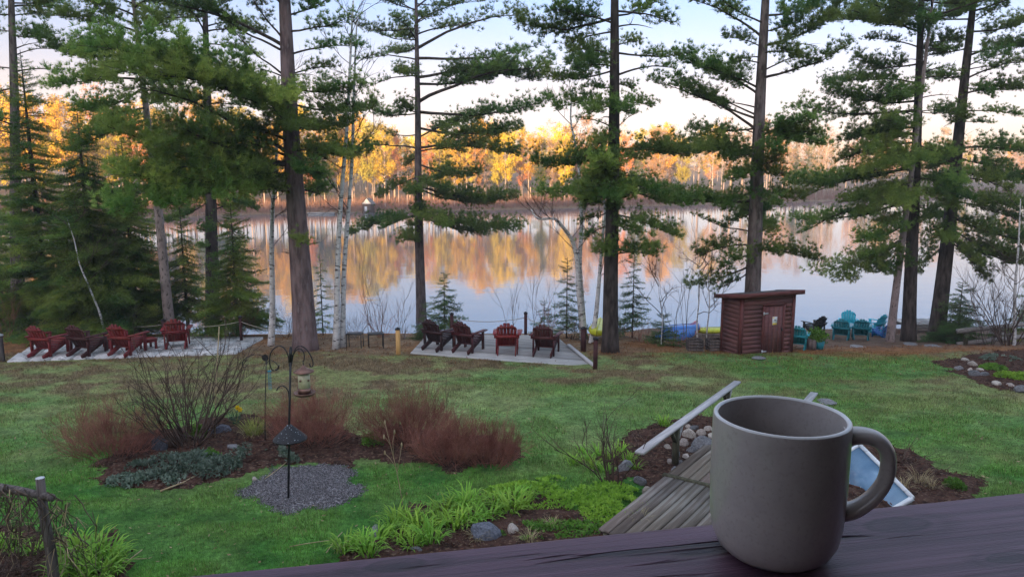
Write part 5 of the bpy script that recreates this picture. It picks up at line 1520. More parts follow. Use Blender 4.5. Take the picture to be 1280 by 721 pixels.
# log rail, bench and boards on the right shore
t = thing('log_rail', 'weathered grey log rail sloping up at the right frame edge', 'fence', G(1208, 431))
b0 = Vector(t.location)
Yl = b0.y
build(MB().tube([P(1196, 414, Yl) - b0, P(1245, 409, Yl - .2) - b0, P(1310, 402, Yl - .5) - b0], [.09, .085, .08], 8), 'top_rail', M['grey_wood'], t)
build(MB().tube([P(1196, 430, Yl + .1) - b0, P(1310, 417, Yl - .4) - b0], [.08, .08], 8), 'lower_rail', M['grey_wood'], t)
for x, y0 in ((1208, 412), (1300, 404)):
    q = P(x, y0, Yl); qb = Vector((q.x, q.y, gz(q.x, q.y) - .1))
    build(MB().bar(qb - b0, q - b0, .12, .12, (1, 0, 0)), 'post', M['green_wood'], t)
p = G(1248, 425)
t = thing('slatted_bench', 'small grey slatted bench behind the log rail', 'bench', p, R(10))
for k in range(4): build(MB().box((0, .0, .12 + k * .13), (.8, .04, .10)), 'back_slat', M['grey_wood'], t)
for s in (-1, 1): build(MB().box((s * .38, .04, .29), (.05, .05, .58)), 'leg', M['grey_wood'], t)
build(MB().box((0, -.2, .3), (.8, .34, .04)), 'seat', M['grey_wood'], t)
for s in (-1, 1): build(MB().box((s * .36, -.33, .14), (.05, .05, .28)), 'leg', M['grey_wood'], t)
p = G(1155, 414)
t = thing('dock_section', 'pale dock section pulled up on the shore behind the dark pines', 'dock', p, R(4))
for k in range(7): build(MB().box((-1.0 + k * .34, 0, .42), (.31, 1.2, .04)), 'plank', M['dock_wood'], t)
for s in (-1, 1): build(MB().box((0, s * .5, .30), (2.5, .05, .18)), 'beam', M['dock_wood'], t)
for s in (-1, 1):
    for q in (-1, 1): build(MB().box((s * 1.05, q * .5, .08), (.08, .08, .34)), 'leg', M['old_wood'], t)

# footbridge with handrails
zb = max(gz(W0.x, W0.y), gz(*WALK[2])) + .10
br = thing('footbridge', 'weathered brown plank footbridge with grey handrails beside the stones', 'footbridge', (WALK_O.x, WALK_O.y, zb), math.atan2(wdir.y, wdir.x))
def zl(s):
    q = WALK_O + wdir * s + wside * .5
    return max(gz(q.x, q.y), gz((q - wside * .5).x, (q - wside * .5).y)) + .10 - zb
Lw = 5.2
ns = 7
rng = random.Random(5)
for k in range(ns):
    w = 1.12 / ns
    y = -(k + .5) * w
    cut = 2.2 + (0 if k else 0)
    for (s0, s1) in ((0, 2.13), (2.21, Lw)):
        a, b = Vector((s0 + rng.uniform(-.02, .03), y, zl(s0))), Vector((s1 + rng.uniform(-.06, .06) * (s1 == Lw), y, zl(s1)))
        mb = MB().bar((0, 0, 0), (1, 0, 0), w - .010, .036)
        mid = (a + b) / 2 + Vector((0, 0, rng.uniform(-.003, .003)))
        o = build(MB().box((0, 0, 0), ((b - a).length, w - .018, .036)), 'plank', M['walk_wood'], br, mid, (0, -math.atan2(b.z - a.z, (b - a).length), 0))
build(MB().box((2.17, -.56, zl(2.17) + .012), (.065, 1.18, .06)), 'cross_beam', M['green_wood'], br)
for y in (-.1, -1.02):
    build(MB().bar((0, y, zl(0) - .09), (Lw, y, zl(Lw) - .09), .05, .13), 'joist', M['green_wood'], br)
br_inv = Matrix.LocRotScale(br.location, br.rotation_euler.to_quaternion(), None).inverted()
zr = .74
rp0 = br_inv @ PZ(799, 566, W0.z + zr); rp1 = br_inv @ PZ(922, 477, W1.z + zr - .05)
def handrail(off, t0=0.0, t1=1.0):
    a, b = rp0.lerp(rp1, t0) + off, rp0.lerp(rp1, t1) + off
    build(MB().bar(a, b, .13, .036), 'handrail', M['rail_wood'], br)
    L_ = (b - a).length
    for tt in (.30, .86):
        q = a.lerp(b, tt)
        zg = zl(q.x) - .05
        build(MB().box((q.x, q.y, (q.z - .02 + zg) / 2), (.085, .085, q.z - .02 - zg)), 'rail_post', M['green_wood'], br)
        for s in (-1, 1):
            build(MB().bar((q.x + s * .045, q.y, q.z - .24), (q.x + s * .23, q.y, q.z - .02), .036, .06, (0, 1, 0)), 'brace', M['green_wood' if s < 0 else 'rail_wood'], br)
handrail(Vector((0, 0, 0)))
r2 = br_inv @ PZ(1018, 491, W1.z + zr - .05)
off = r2 - rp1; off.z = 0
handrail(Vector((0, off.y, 0)), .05, 1.0 + off.x / (rp1 - rp0).length)

# cold frame with glazed lid right of the bridge
pa, pb = PZ(1075, 556, 2.80), PZ(1141, 622, 2.62)
pc = PZ(1050, 598, 2.42)
t0_ = G(1080, 600)
t = thing('cold_frame', 'low white edged cold frame with a blue tinted glazed lid', 'cold frame', t0_)
pa, pb, pc = pa - t0_, pb - t0_, pc - t0_
e1_ = (pb - pa); L_ = e1_.length; e1_.normalize()
pd = pc - pa; pd = pd - e1_ * pd.dot(e1_); wdt = pd.length; pd.normalize()
nrm = e1_.cross(pd)
if nrm.z < 0: nrm = -nrm
q = [pa, pb, pb + pd * wdt, pa + pd * wdt]
for a, b in ((q[0], q[1]), (q[1], q[2]), (q[2], q[3]), (q[3], q[0])):
    build(MB().bar(a, b, .055, .045, nrm), 'frame_bar', M['white_paint'], t)
mb = MB()
V = [x - nrm * .012 for x in q] + [x + nrm * .004 for x in q]
mb.add([tuple(x) for x in V], [[0, 1, 2, 3], [7, 6, 5, 4], [0, 4, 5, 1], [1, 5, 6, 2], [2, 6, 7, 3], [3, 7, 4, 0]])
build(mb, 'pane', M['glass_tint'], t)
for a, b in ((q[0], q[1]), (q[1], q[2]), (q[2], q[3]), (q[3], q[0])):
    zg = -.12
    V = [(a.x, a.y, a.z - .04), (b.x, b.y, b.z - .04), (b.x, b.y, zg), (a.x, a.y, zg)]
    V2 = [(x * .97, y * .97, z) for x, y, z in V]
    build(MB().add(V + V2, [[0, 1, 2, 3], [7, 6, 5, 4], [0, 4, 5, 1], [3, 2, 6, 7], [0, 3, 7, 4], [1, 5, 6, 2]]), 'side_board', M['walk_wood'], t)
# ================================================================== GARDEN
# bird feeder pole
fb = G(360, 625)
Yf = fb.y
def Lc(px, py, Yd=Yf): return P(px, py, Yd) - fb
fp = thing('feeder_pole', 'black shepherd hook pole with scrolled arms on the gravel patch', 'feeder pole', fb)
top = Lc(363.5, 437)
build(MB().tube([(0, 0, -.1), tuple(Lc(361.5, 530)), tuple(top)], .016, 8), 'pole', M['black'], fp, smooth=True)
build(MB().tube([tuple(Lc(363, 452)), tuple(Lc(363.5, 436))], .024, 8), 'socket', M['black'], fp, smooth=True)
build(MB().lathe([(0, .05), (.018, .03), (.014, .0), (0, -.01)], 8, tuple(top)), 'finial', M['black'], fp, smooth=True)
def curve(name, parent, pxs, r, m, base=fb, Yd=Yf):
    c = np.array([np.array(P(x, y, Yd) - base) for x, y in pxs])
    tt = np.linspace(0, len(c) - 1, len(c) * 4)
    pts = np.array([cr(c, q) for q in tt])
    return build(MB().tube(pts, r, 6), name, m, parent, smooth=True)
curve('hook_arm', fp, [(362, 458), (360, 444), (354, 434), (346, 433), (339, 440), (337, 452), (340, 462), (346, 462), (349, 456)], .0085, M['black'])
curve('hook_arm', fp, [(364, 458), (367, 442), (372, 433), (380, 434), (387, 442), (391, 451), (391, 457), (388, 458), (387, 454)], .0085, M['black'])
curve('hook_arm', fp, [(364, 448), (370, 438), (376, 436), (380, 442), (380, 450), (378, 451)], .0085, M['black'])
curve('hook_arm', fp, [(361.5, 500), (360, 488), (354, 482), (348, 484), (346, 488)], .008, M['black'])
ap = Lc(361.7, 530)
rb = (P(382, 548, Yf) - P(341, 548, Yf)).length / 2
build(MB().lathe([(.015, .0), (.03, -.01), (rb, -.20), (rb + .004, -.215), (rb - .008, -.21), (.03, -.03), (.018, -.02)], 28, tuple(ap)), 'baffle', M['baffle'], fp, smooth=True)
# feeder hanging from the right hook
hook = P(379, 452, Yf)
fe = thing('bird_feeder', 'copper roofed tube bird feeder hanging from the black pole', 'bird feeder', hook)
build(MB().tube([(0, 0, .0), (0, 0, -.06)], .006, 6), 'hanger', M['black'], fe)
sc_ = (P(393, 465, Yf) - P(367, 465, Yf)).length / 2
build(MB().lathe([(.0, -.045), (.018, -.05), (.022, -.065), (.06, -.095), (sc_, -.135), (sc_ - .004, -.143), (.05, -.115), (0, -.1)], 20), 'roof', M['copper'], fe, smooth=True)
rt = (P(387.5, 480, Yf) - P(373, 480, Yf)).length / 2
build(MB().lathe([(0, -.13), (rt, -.13), (rt, -.40), (0, -.40)], 18), 'seed_tube', M['seed_tube'], fe, smooth=True)
build(MB().lathe([(rt + .002, -.365), (rt + .008, -.365), (rt + .008, -.44), (0, -.44)], 18), 'collar', M['copper'], fe, smooth=True)
build(MB().lathe([(0, -.445), (sc_ * .95, -.445), (sc_, -.425), (sc_ + .004, -.425), (sc_ * .95, -.46), (0, -.455)], 20), 'tray', M['copper'], fe, smooth=True)
for a in (250, 330, 70, 160):
    build(MB().tube([(rt * math.cos(R(a)) * .95, rt * math.sin(R(a)) * .95, -.25), (rt * math.cos(R(a)) * 1.15, rt * math.sin(R(a)) * 1.15, -.25)], .016, 8), 'feeding_port', M['copper'], fe)
# second thin hook with flower and spring
sb = G(331, 553)
Ys = sb.y
sh = thing('garden_hook', 'thin black double garden hook with a small metal flower', 'garden hook', sb)
def L2(px, py): return tuple(P(px, py, Ys) - sb)
build(MB().tube([(0, 0, -.08), L2(331.5, 500), L2(333, 447)], .008, 6), 'stake', M['black'], sh)
curve('hook_arm', sh, [(333, 455), (330, 446), (322, 443), (311, 445), (304, 451), (303, 457), (307, 459), (309, 455)], .006, M['black'], sb, Ys)
curve('hook_arm', sh, [(333, 455), (337, 450), (343, 452), (348, 458), (347, 462), (344, 461)], .006, M['black'], sb, Ys)
fl = MB()
cf = np.array(L2(331.5, 447))
for k in range(14):
    a = 2 * math.pi * k / 14
    dv = np.array([math.cos(a), 0, math.sin(a)]); pv = np.array([-math.sin(a), 0, math.cos(a)])
    fl.add([cf + dv * .02, cf + dv * .045 + pv * .014 + [0, -.004, 0], cf + dv * .068, cf + dv * .045 - pv * .014 + [0, -.004, 0]], [[0, 1, 2, 3]])
fl.add([cf + np.array([.045 * math.cos(2 * math.pi * k / 12), .012, .045 * math.sin(2 * math.pi * k / 12)]) for k in range(12)] + [cf + [0, -.012, 0]], [[(k + 1) % 12, k, 12] for k in range(12)])
build(fl, 'flower', M['black'], sh)
sp = np.array(P(336.5, 460, Ys))
q = np.linspace(0, 1, 130)
hl = np.stack([.028 * np.cos(q * 82), .028 * np.sin(q * 82), -.05 - q * .33], -1)
spg = thing('wind_spring', 'hanging green wire spring on the thin garden hook', 'wind spring', sp)
build(MB().tube(hl, .0035, 4), 'coil', M['teal_dark'], spg)
build(MB().tube([(0, 0, .02), (0, 0, -.05)], .003, 4), 'hanger', M['black'], spg)
build(MB().lathe([(0, -.04), (.035, -.045), (.035, -.055), (0, -.06)], 12), 'cap', M['teal_dark'], spg)

# red twig bushes
def twig_bush(label, base, hgt, wid, nstem, seed, rad=.005, m='twig_red'):
    b = G(*base)
    rs = np.random.RandomState(seed)
    t = thing('twig_bush', label, 'bush', b)
    for j in range(4):
        mb = MB()
        for k in range(nstem // 4):
            az = rs.uniform(0, 6.28); sp = rs.uniform(0, 1) ** .7
            p0 = np.array([math.cos(az) * wid * .35 * sp, math.sin(az) * wid * .28 * sp, -.03])
            d = np.array([math.cos(az) * sp * 1.0 * wid / hgt, math.sin(az) * sp * .8 * wid / hgt, .9])
            ln = hgt * rs.uniform(.65, 1.05) * (1 - .18 * sp)
            twig_tree(mb, rs, p0, d, ln, rad, 2, 4, 0, .60, .25, (5, 8))
        build(mb, 'stem', M[m], t)
    return t
twig_bush('low spreading russet twig bush with bare ends, beside the tall bare shrub', (142, 565), .80, 1.35, 150, 1)
twig_bush('russet twig bush directly behind the bird feeder pole', (392, 552), .90, 1.15, 150, 2)
twig_bush('large russet twig bush behind the lime green mound', (512, 552), .88, 1.15, 160, 3)
twig_bush('russet twig bush in the middle of the row of three', (566, 575), .70, 1.0, 130, 4)
twig_bush('smallest russet twig bush at the lawn end of the row', (614, 580), .66, .75, 100, 5)
bare_shrub('bare_shrub', 'tall wide leafless shrub with many brown stems in the island bed', 'shrub', (236, 556), 1.75, 1.5, 40, M['twig_brown'], 7, None, 2, .015, None, .10, .42, (3, 5), .62)
bare_shrub('bare_shrub', 'dark leafless rose bush with angular stems beside the footbridge', 'shrub', (766, 607), 1.25, .85, 9, M['twig_brown'], 8, None, 2, .013, None, .05, .45, (3, 5), .5)
bare_shrub('bare_shrub', 'sparse leafless shrub on the lawn right of the mug handle', 'shrub', (1122, 582), .80, 1.1, 9, M['twig_brown'], 9, None, 1, .007, None, .05, .45, (2, 4), .8)
bare_shrub('bare_sapling', 'single thin dark sapling rising out of the russet bushes', 'sapling', (560, 552), 1.15, .15, 1, M['twig_brown'], 10, None, 2, .009, None, .3, .4, (3, 5), .05)
# dry stalk with seed pods, in front of the russet bushes
b = G(505, 640)
rs = np.random.RandomState(2)
t = thing('dry_stalk', 'tall dry tan seed stalk standing in the lawn before the russet bushes', 'dry stalk', b)
c_ = np.array([np.array(P(x, y, b.y) - b) for x, y in [(505, 640), (500, 610), (494, 580), (489, 560), (484, 540), (481, 528)]])
build(MB().tube(c_, np.linspace(.006, .003, 6), 5), 'stem', M['twig_tan'], t)
for pa_ in ([(496, 585), (487, 572), (481, 566)], [(497, 588), (500, 570), (502, 556)], [(492, 572), (491, 552), (493, 540)], [(488, 556), (483, 548), (480, 546)]):
    cc_ = np.array([np.array(P(x, y, b.y) - b) for x, y in pa_])
    s_ = build(MB().tube(cc_, [.004, .003, .003], 4), 'side_stem', M['twig_tan'], t)
    e_ = cc_[-1]
    build(MB().lathe([(0, -.03), (.013, -.012), (.012, .02), (0, .045)], 7, tuple(e_)), 'seed_pod', M['twig_tan'], s_)
build(MB().lathe([(0, -.03), (.013, -.012), (.012, .02), (0, .045)], 7, tuple(c_[-1])), 'seed_pod', M['twig_tan'], t)
# bamboo cane
b = G(268, 548)
o = build(MB().tube([(0, 0, -.1), tuple(P(270, 480, b.y) - b), tuple(P(274, 408, b.y) - b)], [.011, .010, .009], 6), 'garden_cane', M['twig_tan'], None, b)
tag(o, 'pale straight cane standing beside the tall bare shrub', 'cane')

# strappy clumps
def strap_mesh(seed, n, L, wd, arch, m, spread=.10):
    rs = np.random.RandomState(seed)
    mb = MB()
    for k in range(n):
        az = rs.uniform(0, 6.28); r0 = spread * rs.uniform(0, 1) ** .5
        a2 = az + rs.normal() * .5
        p = np.array([math.cos(a2) * r0, math.sin(a2) * r0, -.02])
        ln = L * rs.uniform(.55, 1.1); el = R(rs.uniform(58, 86))
        pts = []
        for s in range(6):
            pts.append(p.copy())
            p = p + np.array([math.cos(az) * math.cos(el), math.sin(az) * math.cos(el), math.sin(el)]) * ln / 5
            el -= arch * rs.uniform(.6, 1.3) * (.25 + .28 * s)
        pts = np.array(pts)
        sd = np.array([-math.sin(az), math.cos(az), 0])
        w = wd * np.array([.7, 1, 1, .9, .6, .05])[:, None] * rs.uniform(.8, 1.2)
        V = np.concatenate([pts - sd * w, pts + sd * w + 0 * pts])
        V[:6, 2] += 0
        mb.add(V, [[i, i + 6, i + 7, i + 1] for i in range(5)])
    return mb.mesh('strap_leaves', [m], True)
LILY = [strap_mesh(i, 52, .42, .0115, .55, M['lily_leaf'], .12) for i in range(4)]
LILYS = [strap_mesh(20 + i, 30, .28, .009, .5, M['lily_leaf'], .07) for i in range(2)]
rng = random.Random(9)
def clump(me, name, label, cat, px, py, s, group):
    b = G(px, py)
    t = thing(name, label, cat, b, rng.uniform(0, 6.28), group)
    t.scale = (s, s, s * rng.uniform(.85, 1.1))
    link('leaf_tuft', me, t)
    return t
gl = 'daylily clumps in the bed below the porch'
for (x, y) in [(432, 688), (452, 686), (470, 680), (486, 668), (500, 676), (512, 660), (524, 668), (538, 680), (548, 660), (556, 646), (532, 652), (575, 640), (590, 655), (602, 636), (612, 648), (622, 634), (636, 642), (650, 636), (640, 628), (570, 660), (498, 655), (585, 632), (460, 696), (515, 685), (658, 626)]:
    clump(LILY[rng.randint(0, 3)], 'daylily_clump', 'fresh green strappy daylily clump in the bed below the porch', 'daylily', x, y, rng.uniform(.65, .98), gl)
for (x, y, s) in [(92, 706, 1.0), (110, 698, 1.15), (128, 704, 1.05), (140, 716, .95), (105, 720, 1.1), (122, 728, 1.1), (80, 724, .9), (100, 690, .8), (138, 700, .9), (20, 690, .7), (5, 685, .7), (42, 694, .6)]:
    clump(LILY[rng.randint(0, 3)], 'daylily_clump', 'tall bright daylily clump beside the vine covered post', 'daylily', x, y, s, 'daylilies by the vine post')
for (x, y) in [(735, 575), (748, 568), (762, 575), (775, 566), (785, 578), (742, 585), (728, 566), (756, 590), (795, 588), (716, 580)]:
    clump(LILYS[rng.randint(0, 1)], 'daylily_clump', 'small fresh daylily tuft under the leafless rose bush', 'daylily', x, y, rng.uniform(.8, 1.15), 'daylily tufts by the footbridge')
clump(LILY[1], 'daylily_clump', 'lone green daylily clump behind the footbridge handrail', 'daylily', 830, 534, .75, None)
IRIS = strap_mesh(33, 22, .34, .011, .22, M['dark_leaf'], .05)
clump(IRIS, 'iris_clump', 'blue green iris leaves beside the large russet bush', 'iris', 525, 560, .7, None)
df = clump(IRIS, 'daffodil', 'daffodil with upright blue green leaves and yellow blooms', 'daffodil', 294, 531, 1.0, None)
for i, (px, py) in enumerate([(297, 511), (300, 513)]):
    q = P(px, py, df.location.y - .03) - df.location
    rz_ = df.rotation_euler.z
    q = Matrix.Rotation(-rz_, 4, 'Z') @ q
    sf = build(MB().tube([(0, 0, 0), (q.x * .6, q.y * .6, q.z * .7), tuple(q)], .005, 4), 'flower_stem', M['lily_leaf'], df)
    fl = MB()
    fd_ = (Matrix.Rotation(-rz_, 4, 'Z') @ Vector((.2, -.95, .1))).normalized(); a1 = fd_.cross(Vector((0, 0, 1))).normalized(); a2 = fd_.cross(a1)
    for k in range(6):
        a = k * math.pi / 3
        dv = a1 * math.cos(a) + a2 * math.sin(a); pv = a2 * math.cos(a) - a1 * math.sin(a)
        fl.add([tuple(q), tuple(q + dv * .03 + pv * .017), tuple(q + dv * .055), tuple(q + dv * .03 - pv * .017)], [[0, 1, 2, 3]])
    ring = [q + (a1 * math.cos(k * .785) + a2 * math.sin(k * .785)) * .014 for k in range(8)] + [q + fd_ * .035 + (a1 * math.cos(k * .785) + a2 * math.sin(k * .785)) * .022 for k in range(8)]
    fl.add([tuple(r) for r in ring], [[k, (k + 1) % 8, 8 + (k + 1) % 8, 8 + k] for k in range(8)])
    build(fl, 'bloom', M['yellow_petal'], sf)
OG = strap_mesh(41, 150, .52, .0035, .42, M['yellow_green'], .14)
og = clump(OG, 'ornamental_grass', 'yellow green ornamental grass tuft between daffodil and thin hook', 'grass tuft', 318, 545, 1.0, None)
OG2 = strap_mesh(42, 90, .30, .003, .8, M['straw'], .16)
link('dry_leaves', OG2, og)
DG = strap_mesh(43, 60, .40, .003, .6, M['straw'], .08)
for i, (x, y, s) in enumerate([(1130, 612, .8), (1150, 606, .9), (1165, 612, .7), (662, 678, .7), (598, 676, .7), (690, 660, .6), (430, 690, .5), (800, 655, .7)]):
    clump(DG, 'dry_grass_tuft', 'dry straw coloured grass tuft left from last year', 'grass tuft', x, y, s, 'dry grass tufts')
# leafy mats and mounds
def leaf_mat(name, label, cat, px, py, rx, ry, h, n, m, ls, seed, parts='leaf_mass'):
    b = G(px, py)
    rs = np.random.RandomState(seed)
    a = rs.uniform(0, 6.28, n); r_ = rs.uniform(0, 1, n) ** .55
    rr = r_ * (.75 + .5 * fbm(np.cos(a) * 1.5 + 5, np.sin(a) * 1.5 + 5, seed, 3))
    x, y = np.cos(a) * rr * rx, np.sin(a) * rr * ry
    z = terrain(b.x + x, b.y + y) - b.z + h * np.sqrt(np.clip(1 - r_ ** 2, 0, 1)) * rs.uniform(.35, 1.05, n) * (.55 + .9 * fbm(x * 6, y * 6, seed, 2))
    kp = (fbm((b.x + x) * 3.2, (b.y + y) * 3.2, seed + 3, 3) > (.44 if rx > .45 else .3))
    x, y, z, a = x[kp], y[kp], z[kp], a[kp]; n = len(x)
    C = np.stack([x, y, z + .015], -1)
    V, F = needles(rs, C, np.stack([np.cos(a) * .4, np.sin(a) * .4, np.full(n, .7)], -1), 2, ls, ls * .28, .9)
    t = thing(name, label, cat, b)
    build(MB().add(V, F), parts, M[m], t)
    return t
leaf_mat('silver_groundcover', 'silvery green groundcover mat in front of the tall bare shrub', 'groundcover', 232, 588, .85, .55, .22, 2600, 'silver_leaf', .045, 1)
leaf_mat('silver_groundcover', 'silvery green groundcover mat below the thin garden hook', 'groundcover', 322, 578, .62, .42, .24, 2200, 'silver_leaf', .045, 2)
leaf_mat('silver_groundcover', 'thin grey green groundcover at the lawn corner of the island bed', 'groundcover', 185, 600, .6, .35, .08, 900, 'silver_leaf', .05, 3)
leaf_mat('moss_mound', 'small bright green mound among the silvery groundcover', 'green mound', 263, 577, .20, .15, .16, 700, 'moss_leaf', .03, 4)
leaf_mat('moss_mound', 'round lime green mound left of the large russet bush', 'green mound', 466, 556, .22, .2, .26, 900, 'moss_leaf', .035, 5)
leaf_mat('green_groundcover', 'low green leafy patch between daylilies and rose bush', 'groundcover', 705, 618, 1.1, .6, .10, 4200, 'lily_leaf', .04, 6)
leaf_mat('green_groundcover', 'low green leafy patch beside the footbridge edge', 'groundcover', 775, 640, .5, .55, .10, 2200, 'lily_leaf', .04, 7)
leaf_mat('green_groundcover', 'sparse green seedlings at the foot of the daylily row', 'groundcover', 690, 665, .9, .3, .07, 1500, 'moss_leaf', .035, 8)
leaf_mat('moss_mound', 'small bright green mound in the mulch right of the mug', 'green mound', 1193, 611, .16, .14, .12, 450, 'moss_leaf', .03, 9)
leaf_mat('moss_mound', 'green cushion plant between the stones of the rock bed', 'green mound', 1240, 462, .32, .3, .12, 700, 'moss_leaf', .05, 10)
leaf_mat('moss_mound', 'pale green cushion plant behind the rock bed stones', 'green mound', 1250, 450, .5, .35, .14, 700, 'silver_leaf', .05, 11)
leaf_mat('moss_mound', 'grassy green cushion at the outer end of the rock bed', 'green mound', 1268, 473, .45, .3, .15, 800, 'lily_leaf', .06, 12)
leaf_mat('moss_mound', 'tiny green tuft at the foot of the tall bare shrub', 'green mound', 246, 548, .2, .15, .2, 500, 'moss_leaf', .04, 13)

# stones
def rock_mesh(seed, m):
    rs = np.random.RandomState(seed)
    import bmesh
    bm = bmesh.new()
    bmesh.ops.create_icosphere(bm, subdivisions=2, radius=1)
    pl = unit(rs.normal(size=(9, 3)))
    of = rs.uniform(.45, .85, 9)
    for v in bm.verts:
        c = np.array(v.co)
        for q, o_ in zip(pl, of):
            e_ = c @ q - o_
            if e_ > 0: c = c - q * e_ * .92
        c += rs.normal(size=3) * .03
        v.co = c
    me = bpy.data.meshes.new('rock'); bm.to_mesh(me); bm.free()
    me.materials.append(M[m])
    return me
ROCKS = {m: [rock_mesh(i + 3, m) for i in range(4)] for m in ('rock', 'rock_pale', 'rock_dark')}
rng = random.Random(19)
def rock(label, px, py, w, h, m, group=None, d=None, name='garden_rock'):
    b = G(px, py)
    o = link(name, rng.choice(ROCKS[m]), None, b + Vector((0, 0, h * .28)), (rng.uniform(-.2, .2), rng.uniform(-.2, .2), rng.uniform(0, 6.28)))
    o.scale = (w / 2, (d or w * .8) / 2, h * .62)
    return tag(o, label, 'rock', group)
rock('blue grey pointed boulder at the foot of the tall bare shrub', 201, 563, .34, .30, 'rock_dark')
rock('flat dark grey boulder behind the cane', 272, 542, .48, .20, 'rock_dark')
rock('flat grey stone among the silvery groundcover', 292, 560, .30, .10, 'rock')
rock('angular slate blue boulder at the front of the daylilies', 606, 672, .46, .22, 'rock_dark')
rock('rounded tan stone beside the slate blue boulder', 640, 666, .20, .16, 'rock_pale')
rock('dull grey stone half sunk in the daylily bed edge', 470, 668, .24, .14, 'rock')
rock('small grey stone at the daylily bed corner', 520, 690, .2, .1, 'rock')
rock('grey boulder beside the leafless rose bush', 780, 588, .30, .20, 'rock')
rock('pale grey flat stone before the handrail post', 800, 604, .26, .14, 'rock')
rock('small white stone at the footbridge edge', 808, 615, .18, .1, 'rock_pale')
rock('large dark olive boulder among the creek stones', 880, 562, .42, .28, 'rock')
for i, (x, y, w) in enumerate([(864, 566, .20), (872, 574, .16), (858, 575, .18), (850, 582, .16), (865, 585, .18), (856, 590, .14), (845, 572, .22), (862, 548, .30), (876, 545, .22), (868, 538, .2), (885, 540, .2), (854, 558, .24), (842, 590, .16), (848, 598, .14), (838, 580, .16), (880, 552, .2), (860, 536, .16), (890, 548, .2), (870, 560, .2), (835, 562, .16)]):
    rock('pale rounded creek stone heaped beside the footbridge', x, y, w, w * .7, 'rock_pale' if i % 3 else 'rock', 'pale stones heaped by the footbridge')
for i, (x, y, w, m) in enumerate([(1206, 452, .26, 'rock_pale'), (1216, 458, .3, 'rock_pale'), (1225, 464, .24, 'rock_pale'), (1230, 470, .3, 'rock'), (1218, 470, .34, 'rock'), (1246, 482, .3, 'rock_pale'), (1276, 490, .34, 'rock'), (1198, 462, .24, 'rock'), (1262, 484, .22, 'rock_pale'), (1212, 464, .2, 'rock_pale')]):
    rock('rough stone edging the rock bed on the lawn', x, y, w, w * .55, m, 'stones edging the rock bed')
for i, (x, y, lab) in enumerate([(1070, 434, 'flat grey paving stone at the beach edge below the teal chairs'), (1140, 431, 'flat grey stone between the leaning trunk and dark pine'), (1165, 433, 'flat grey stone at the foot of the thick right hand pine'), (1034, 503, 'flat dark stepping stone in the lawn beyond the mug'), (948, 448, 'small grey flagstone in the lawn before the shed door')]):
    rock(lab, x, y, (.7, .8, .6, .5, .42)[i], .07, 'rock', None, .5, 'flat_stone')
for i, (x, y) in enumerate([(318, 600), (350, 572), (225, 606), (1075, 612), (1062, 606)]):
    rock('small white stone lying in the mulch', x, y, .09, .07, 'rock_pale', 'small white stones in the mulch')
# fallen bamboo and sticks
def stick(label, pts, r=.009, m='twig_tan'):
    ps = [G(x, y) + Vector((0, 0, .035)) for x, y in pts]
    b = ps[0].copy()
    o = build(MB().tube([tuple(p - b) for p in ps], r, 5), 'fallen_stick', M[m], None, b)
    tag(o, label, 'stick')
stick('long pale stick lying across the silvery groundcover edge', [(201, 616), (228, 606), (258, 590)], .014)
stick('pale stick lying between groundcover and gravel', [(331, 601), (346, 590), (358, 580)], .008)
stick('pale dry stalk on the lawn at the daylily bed corner', [(362, 686), (385, 682), (412, 678)], .006)
stick('bent dry stalk leaning at the edge of the daylily bed', [(408, 694), (420, 676), (428, 668)], .006)
stick('dry stick lying in the mulch by the vine post', [(140, 712), (160, 704), (178, 690)], .007)
stick('thin dry stick beside the daylilies at the vine post', [(142, 702), (160, 702), (184, 701)], .005)

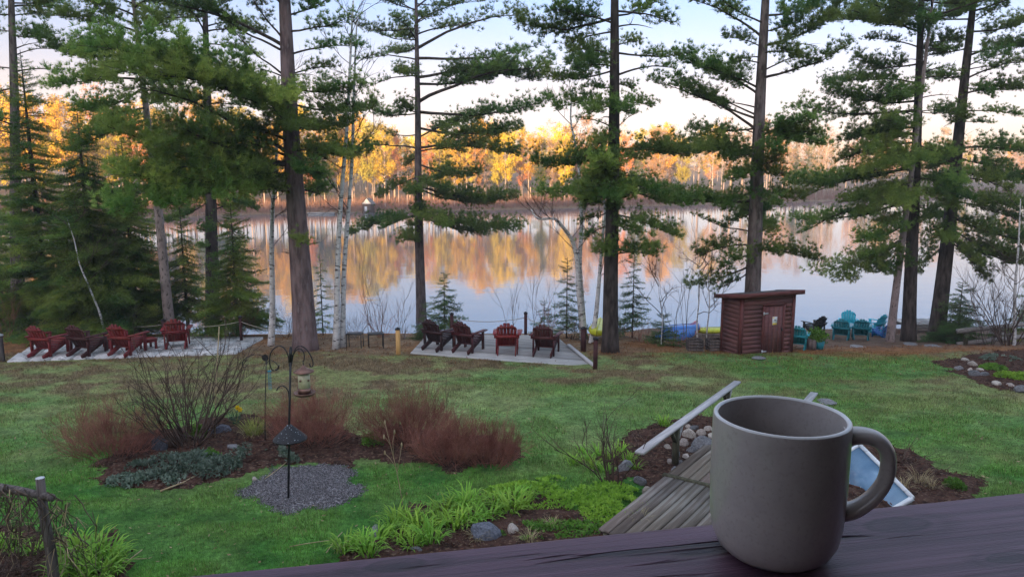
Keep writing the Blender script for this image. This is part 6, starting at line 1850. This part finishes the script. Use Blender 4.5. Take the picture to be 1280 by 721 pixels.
# old post with log rail and hanging vines
pb_ = G(69, 742)
vp = thing('rustic_post', 'old grey post with a log crossbar at the garden corner', 'post', pb_)
Yp = pb_.y
tp = P(50, 597, Yp) - pb_
build(MB().tube([(0, 0, -.2), tuple(tp * .35 + Vector((.015, 0, 0))), tuple(tp * .7 + Vector((-.01, 0, 0))), tuple(tp)], [.062, .055, .05, .044], 10), 'post', M['old_wood'], vp, smooth=True)
build(MB().lathe([(0, .003), (.043, .002), (.044, -.003)], 10, tuple(tp)), 'cut_end', M['cut_wood'], vp)
build(MB().tube([tuple(P(-60, 600, Yp + .35) - pb_), tuple(P(20, 612, Yp + .1) - pb_), tuple(P(66, 622, Yp - .06) - pb_)], [.05, .045, .04], 8), 'crossbar', M['old_wood'], vp, smooth=True)
vb = G(40, 748)
vi = thing('dry_vine', 'tangled leafless vine hanging over the old post and crossbar', 'vine', vb)
rs = np.random.RandomState(6)
for j in range(5):
    mb = MB()
    for k in range(9):
        x0 = rs.uniform(-20, 100)
        y0 = 606 + (x0 + 20) * .17 + rs.uniform(-6, 4) if x0 < 70 else 618 + rs.uniform(0, 30)
        Yk = Yp + rs.uniform(-.25, .35)
        n = 9
        pts = []
        xx = x0
        for s in range(n):
            yy = y0 + s * rs.uniform(8, 15)
            pts.append(np.array(P(xx, yy, Yk + rs.normal() * .05) - vb)); xx += rs.normal() * 9 + (2 if x0 > 55 else 0)
        mb.tube(np.array(pts), np.linspace(.007, .003, n), 4, cap=False)
        for q in range(3):
            s0 = pts[rs.randint(1, 8)]
            mb.tube(np.array([s0, s0 + rs.normal(size=3) * .07, s0 + rs.normal(size=3) * .14]), [.004, .003, .002], 3, cap=False)
    build(mb, 'stem', M['twig_tan' if j == 1 else 'twig_brown'], vi)
mb = MB()
for k in range(60):
    p0 = np.array(G(rs.uniform(-30, 60), rs.uniform(700, 740)) - vb) + [0, 0, rs.uniform(0, .12)]
    mb.tube(np.array([p0, p0 + rs.normal(size=3) * [.2, .2, .05], p0 + rs.normal(size=3) * [.4, .3, .06]]), [.008, .006, .003], 3, cap=False)
build(mb, 'ground_stem', M['twig_brown'], vi)
# ================================================================== HAZE over the lake
mb = MB().box((0, 110, 24), (660, 640, 56))
mh = bpy.data.materials.new('haze'); mh.use_nodes = True
n_ = mh.node_tree.nodes; n_.clear()
ho_ = n_.new('ShaderNodeOutputMaterial'); hv = n_.new('ShaderNodeVolumePrincipled')
hv.inputs['Color'].default_value = (.93, .93, .96, 1)
hv.inputs['Density'].default_value = .0009
hv.inputs['Anisotropy'].default_value = 0.0
mh.node_tree.links.new(hv.outputs[0], ho_.inputs['Volume'])
hz = build(mb, 'haze', mh)
tag(hz, 'thin pale morning mist over the lake', 'haze', None, 'stuff')
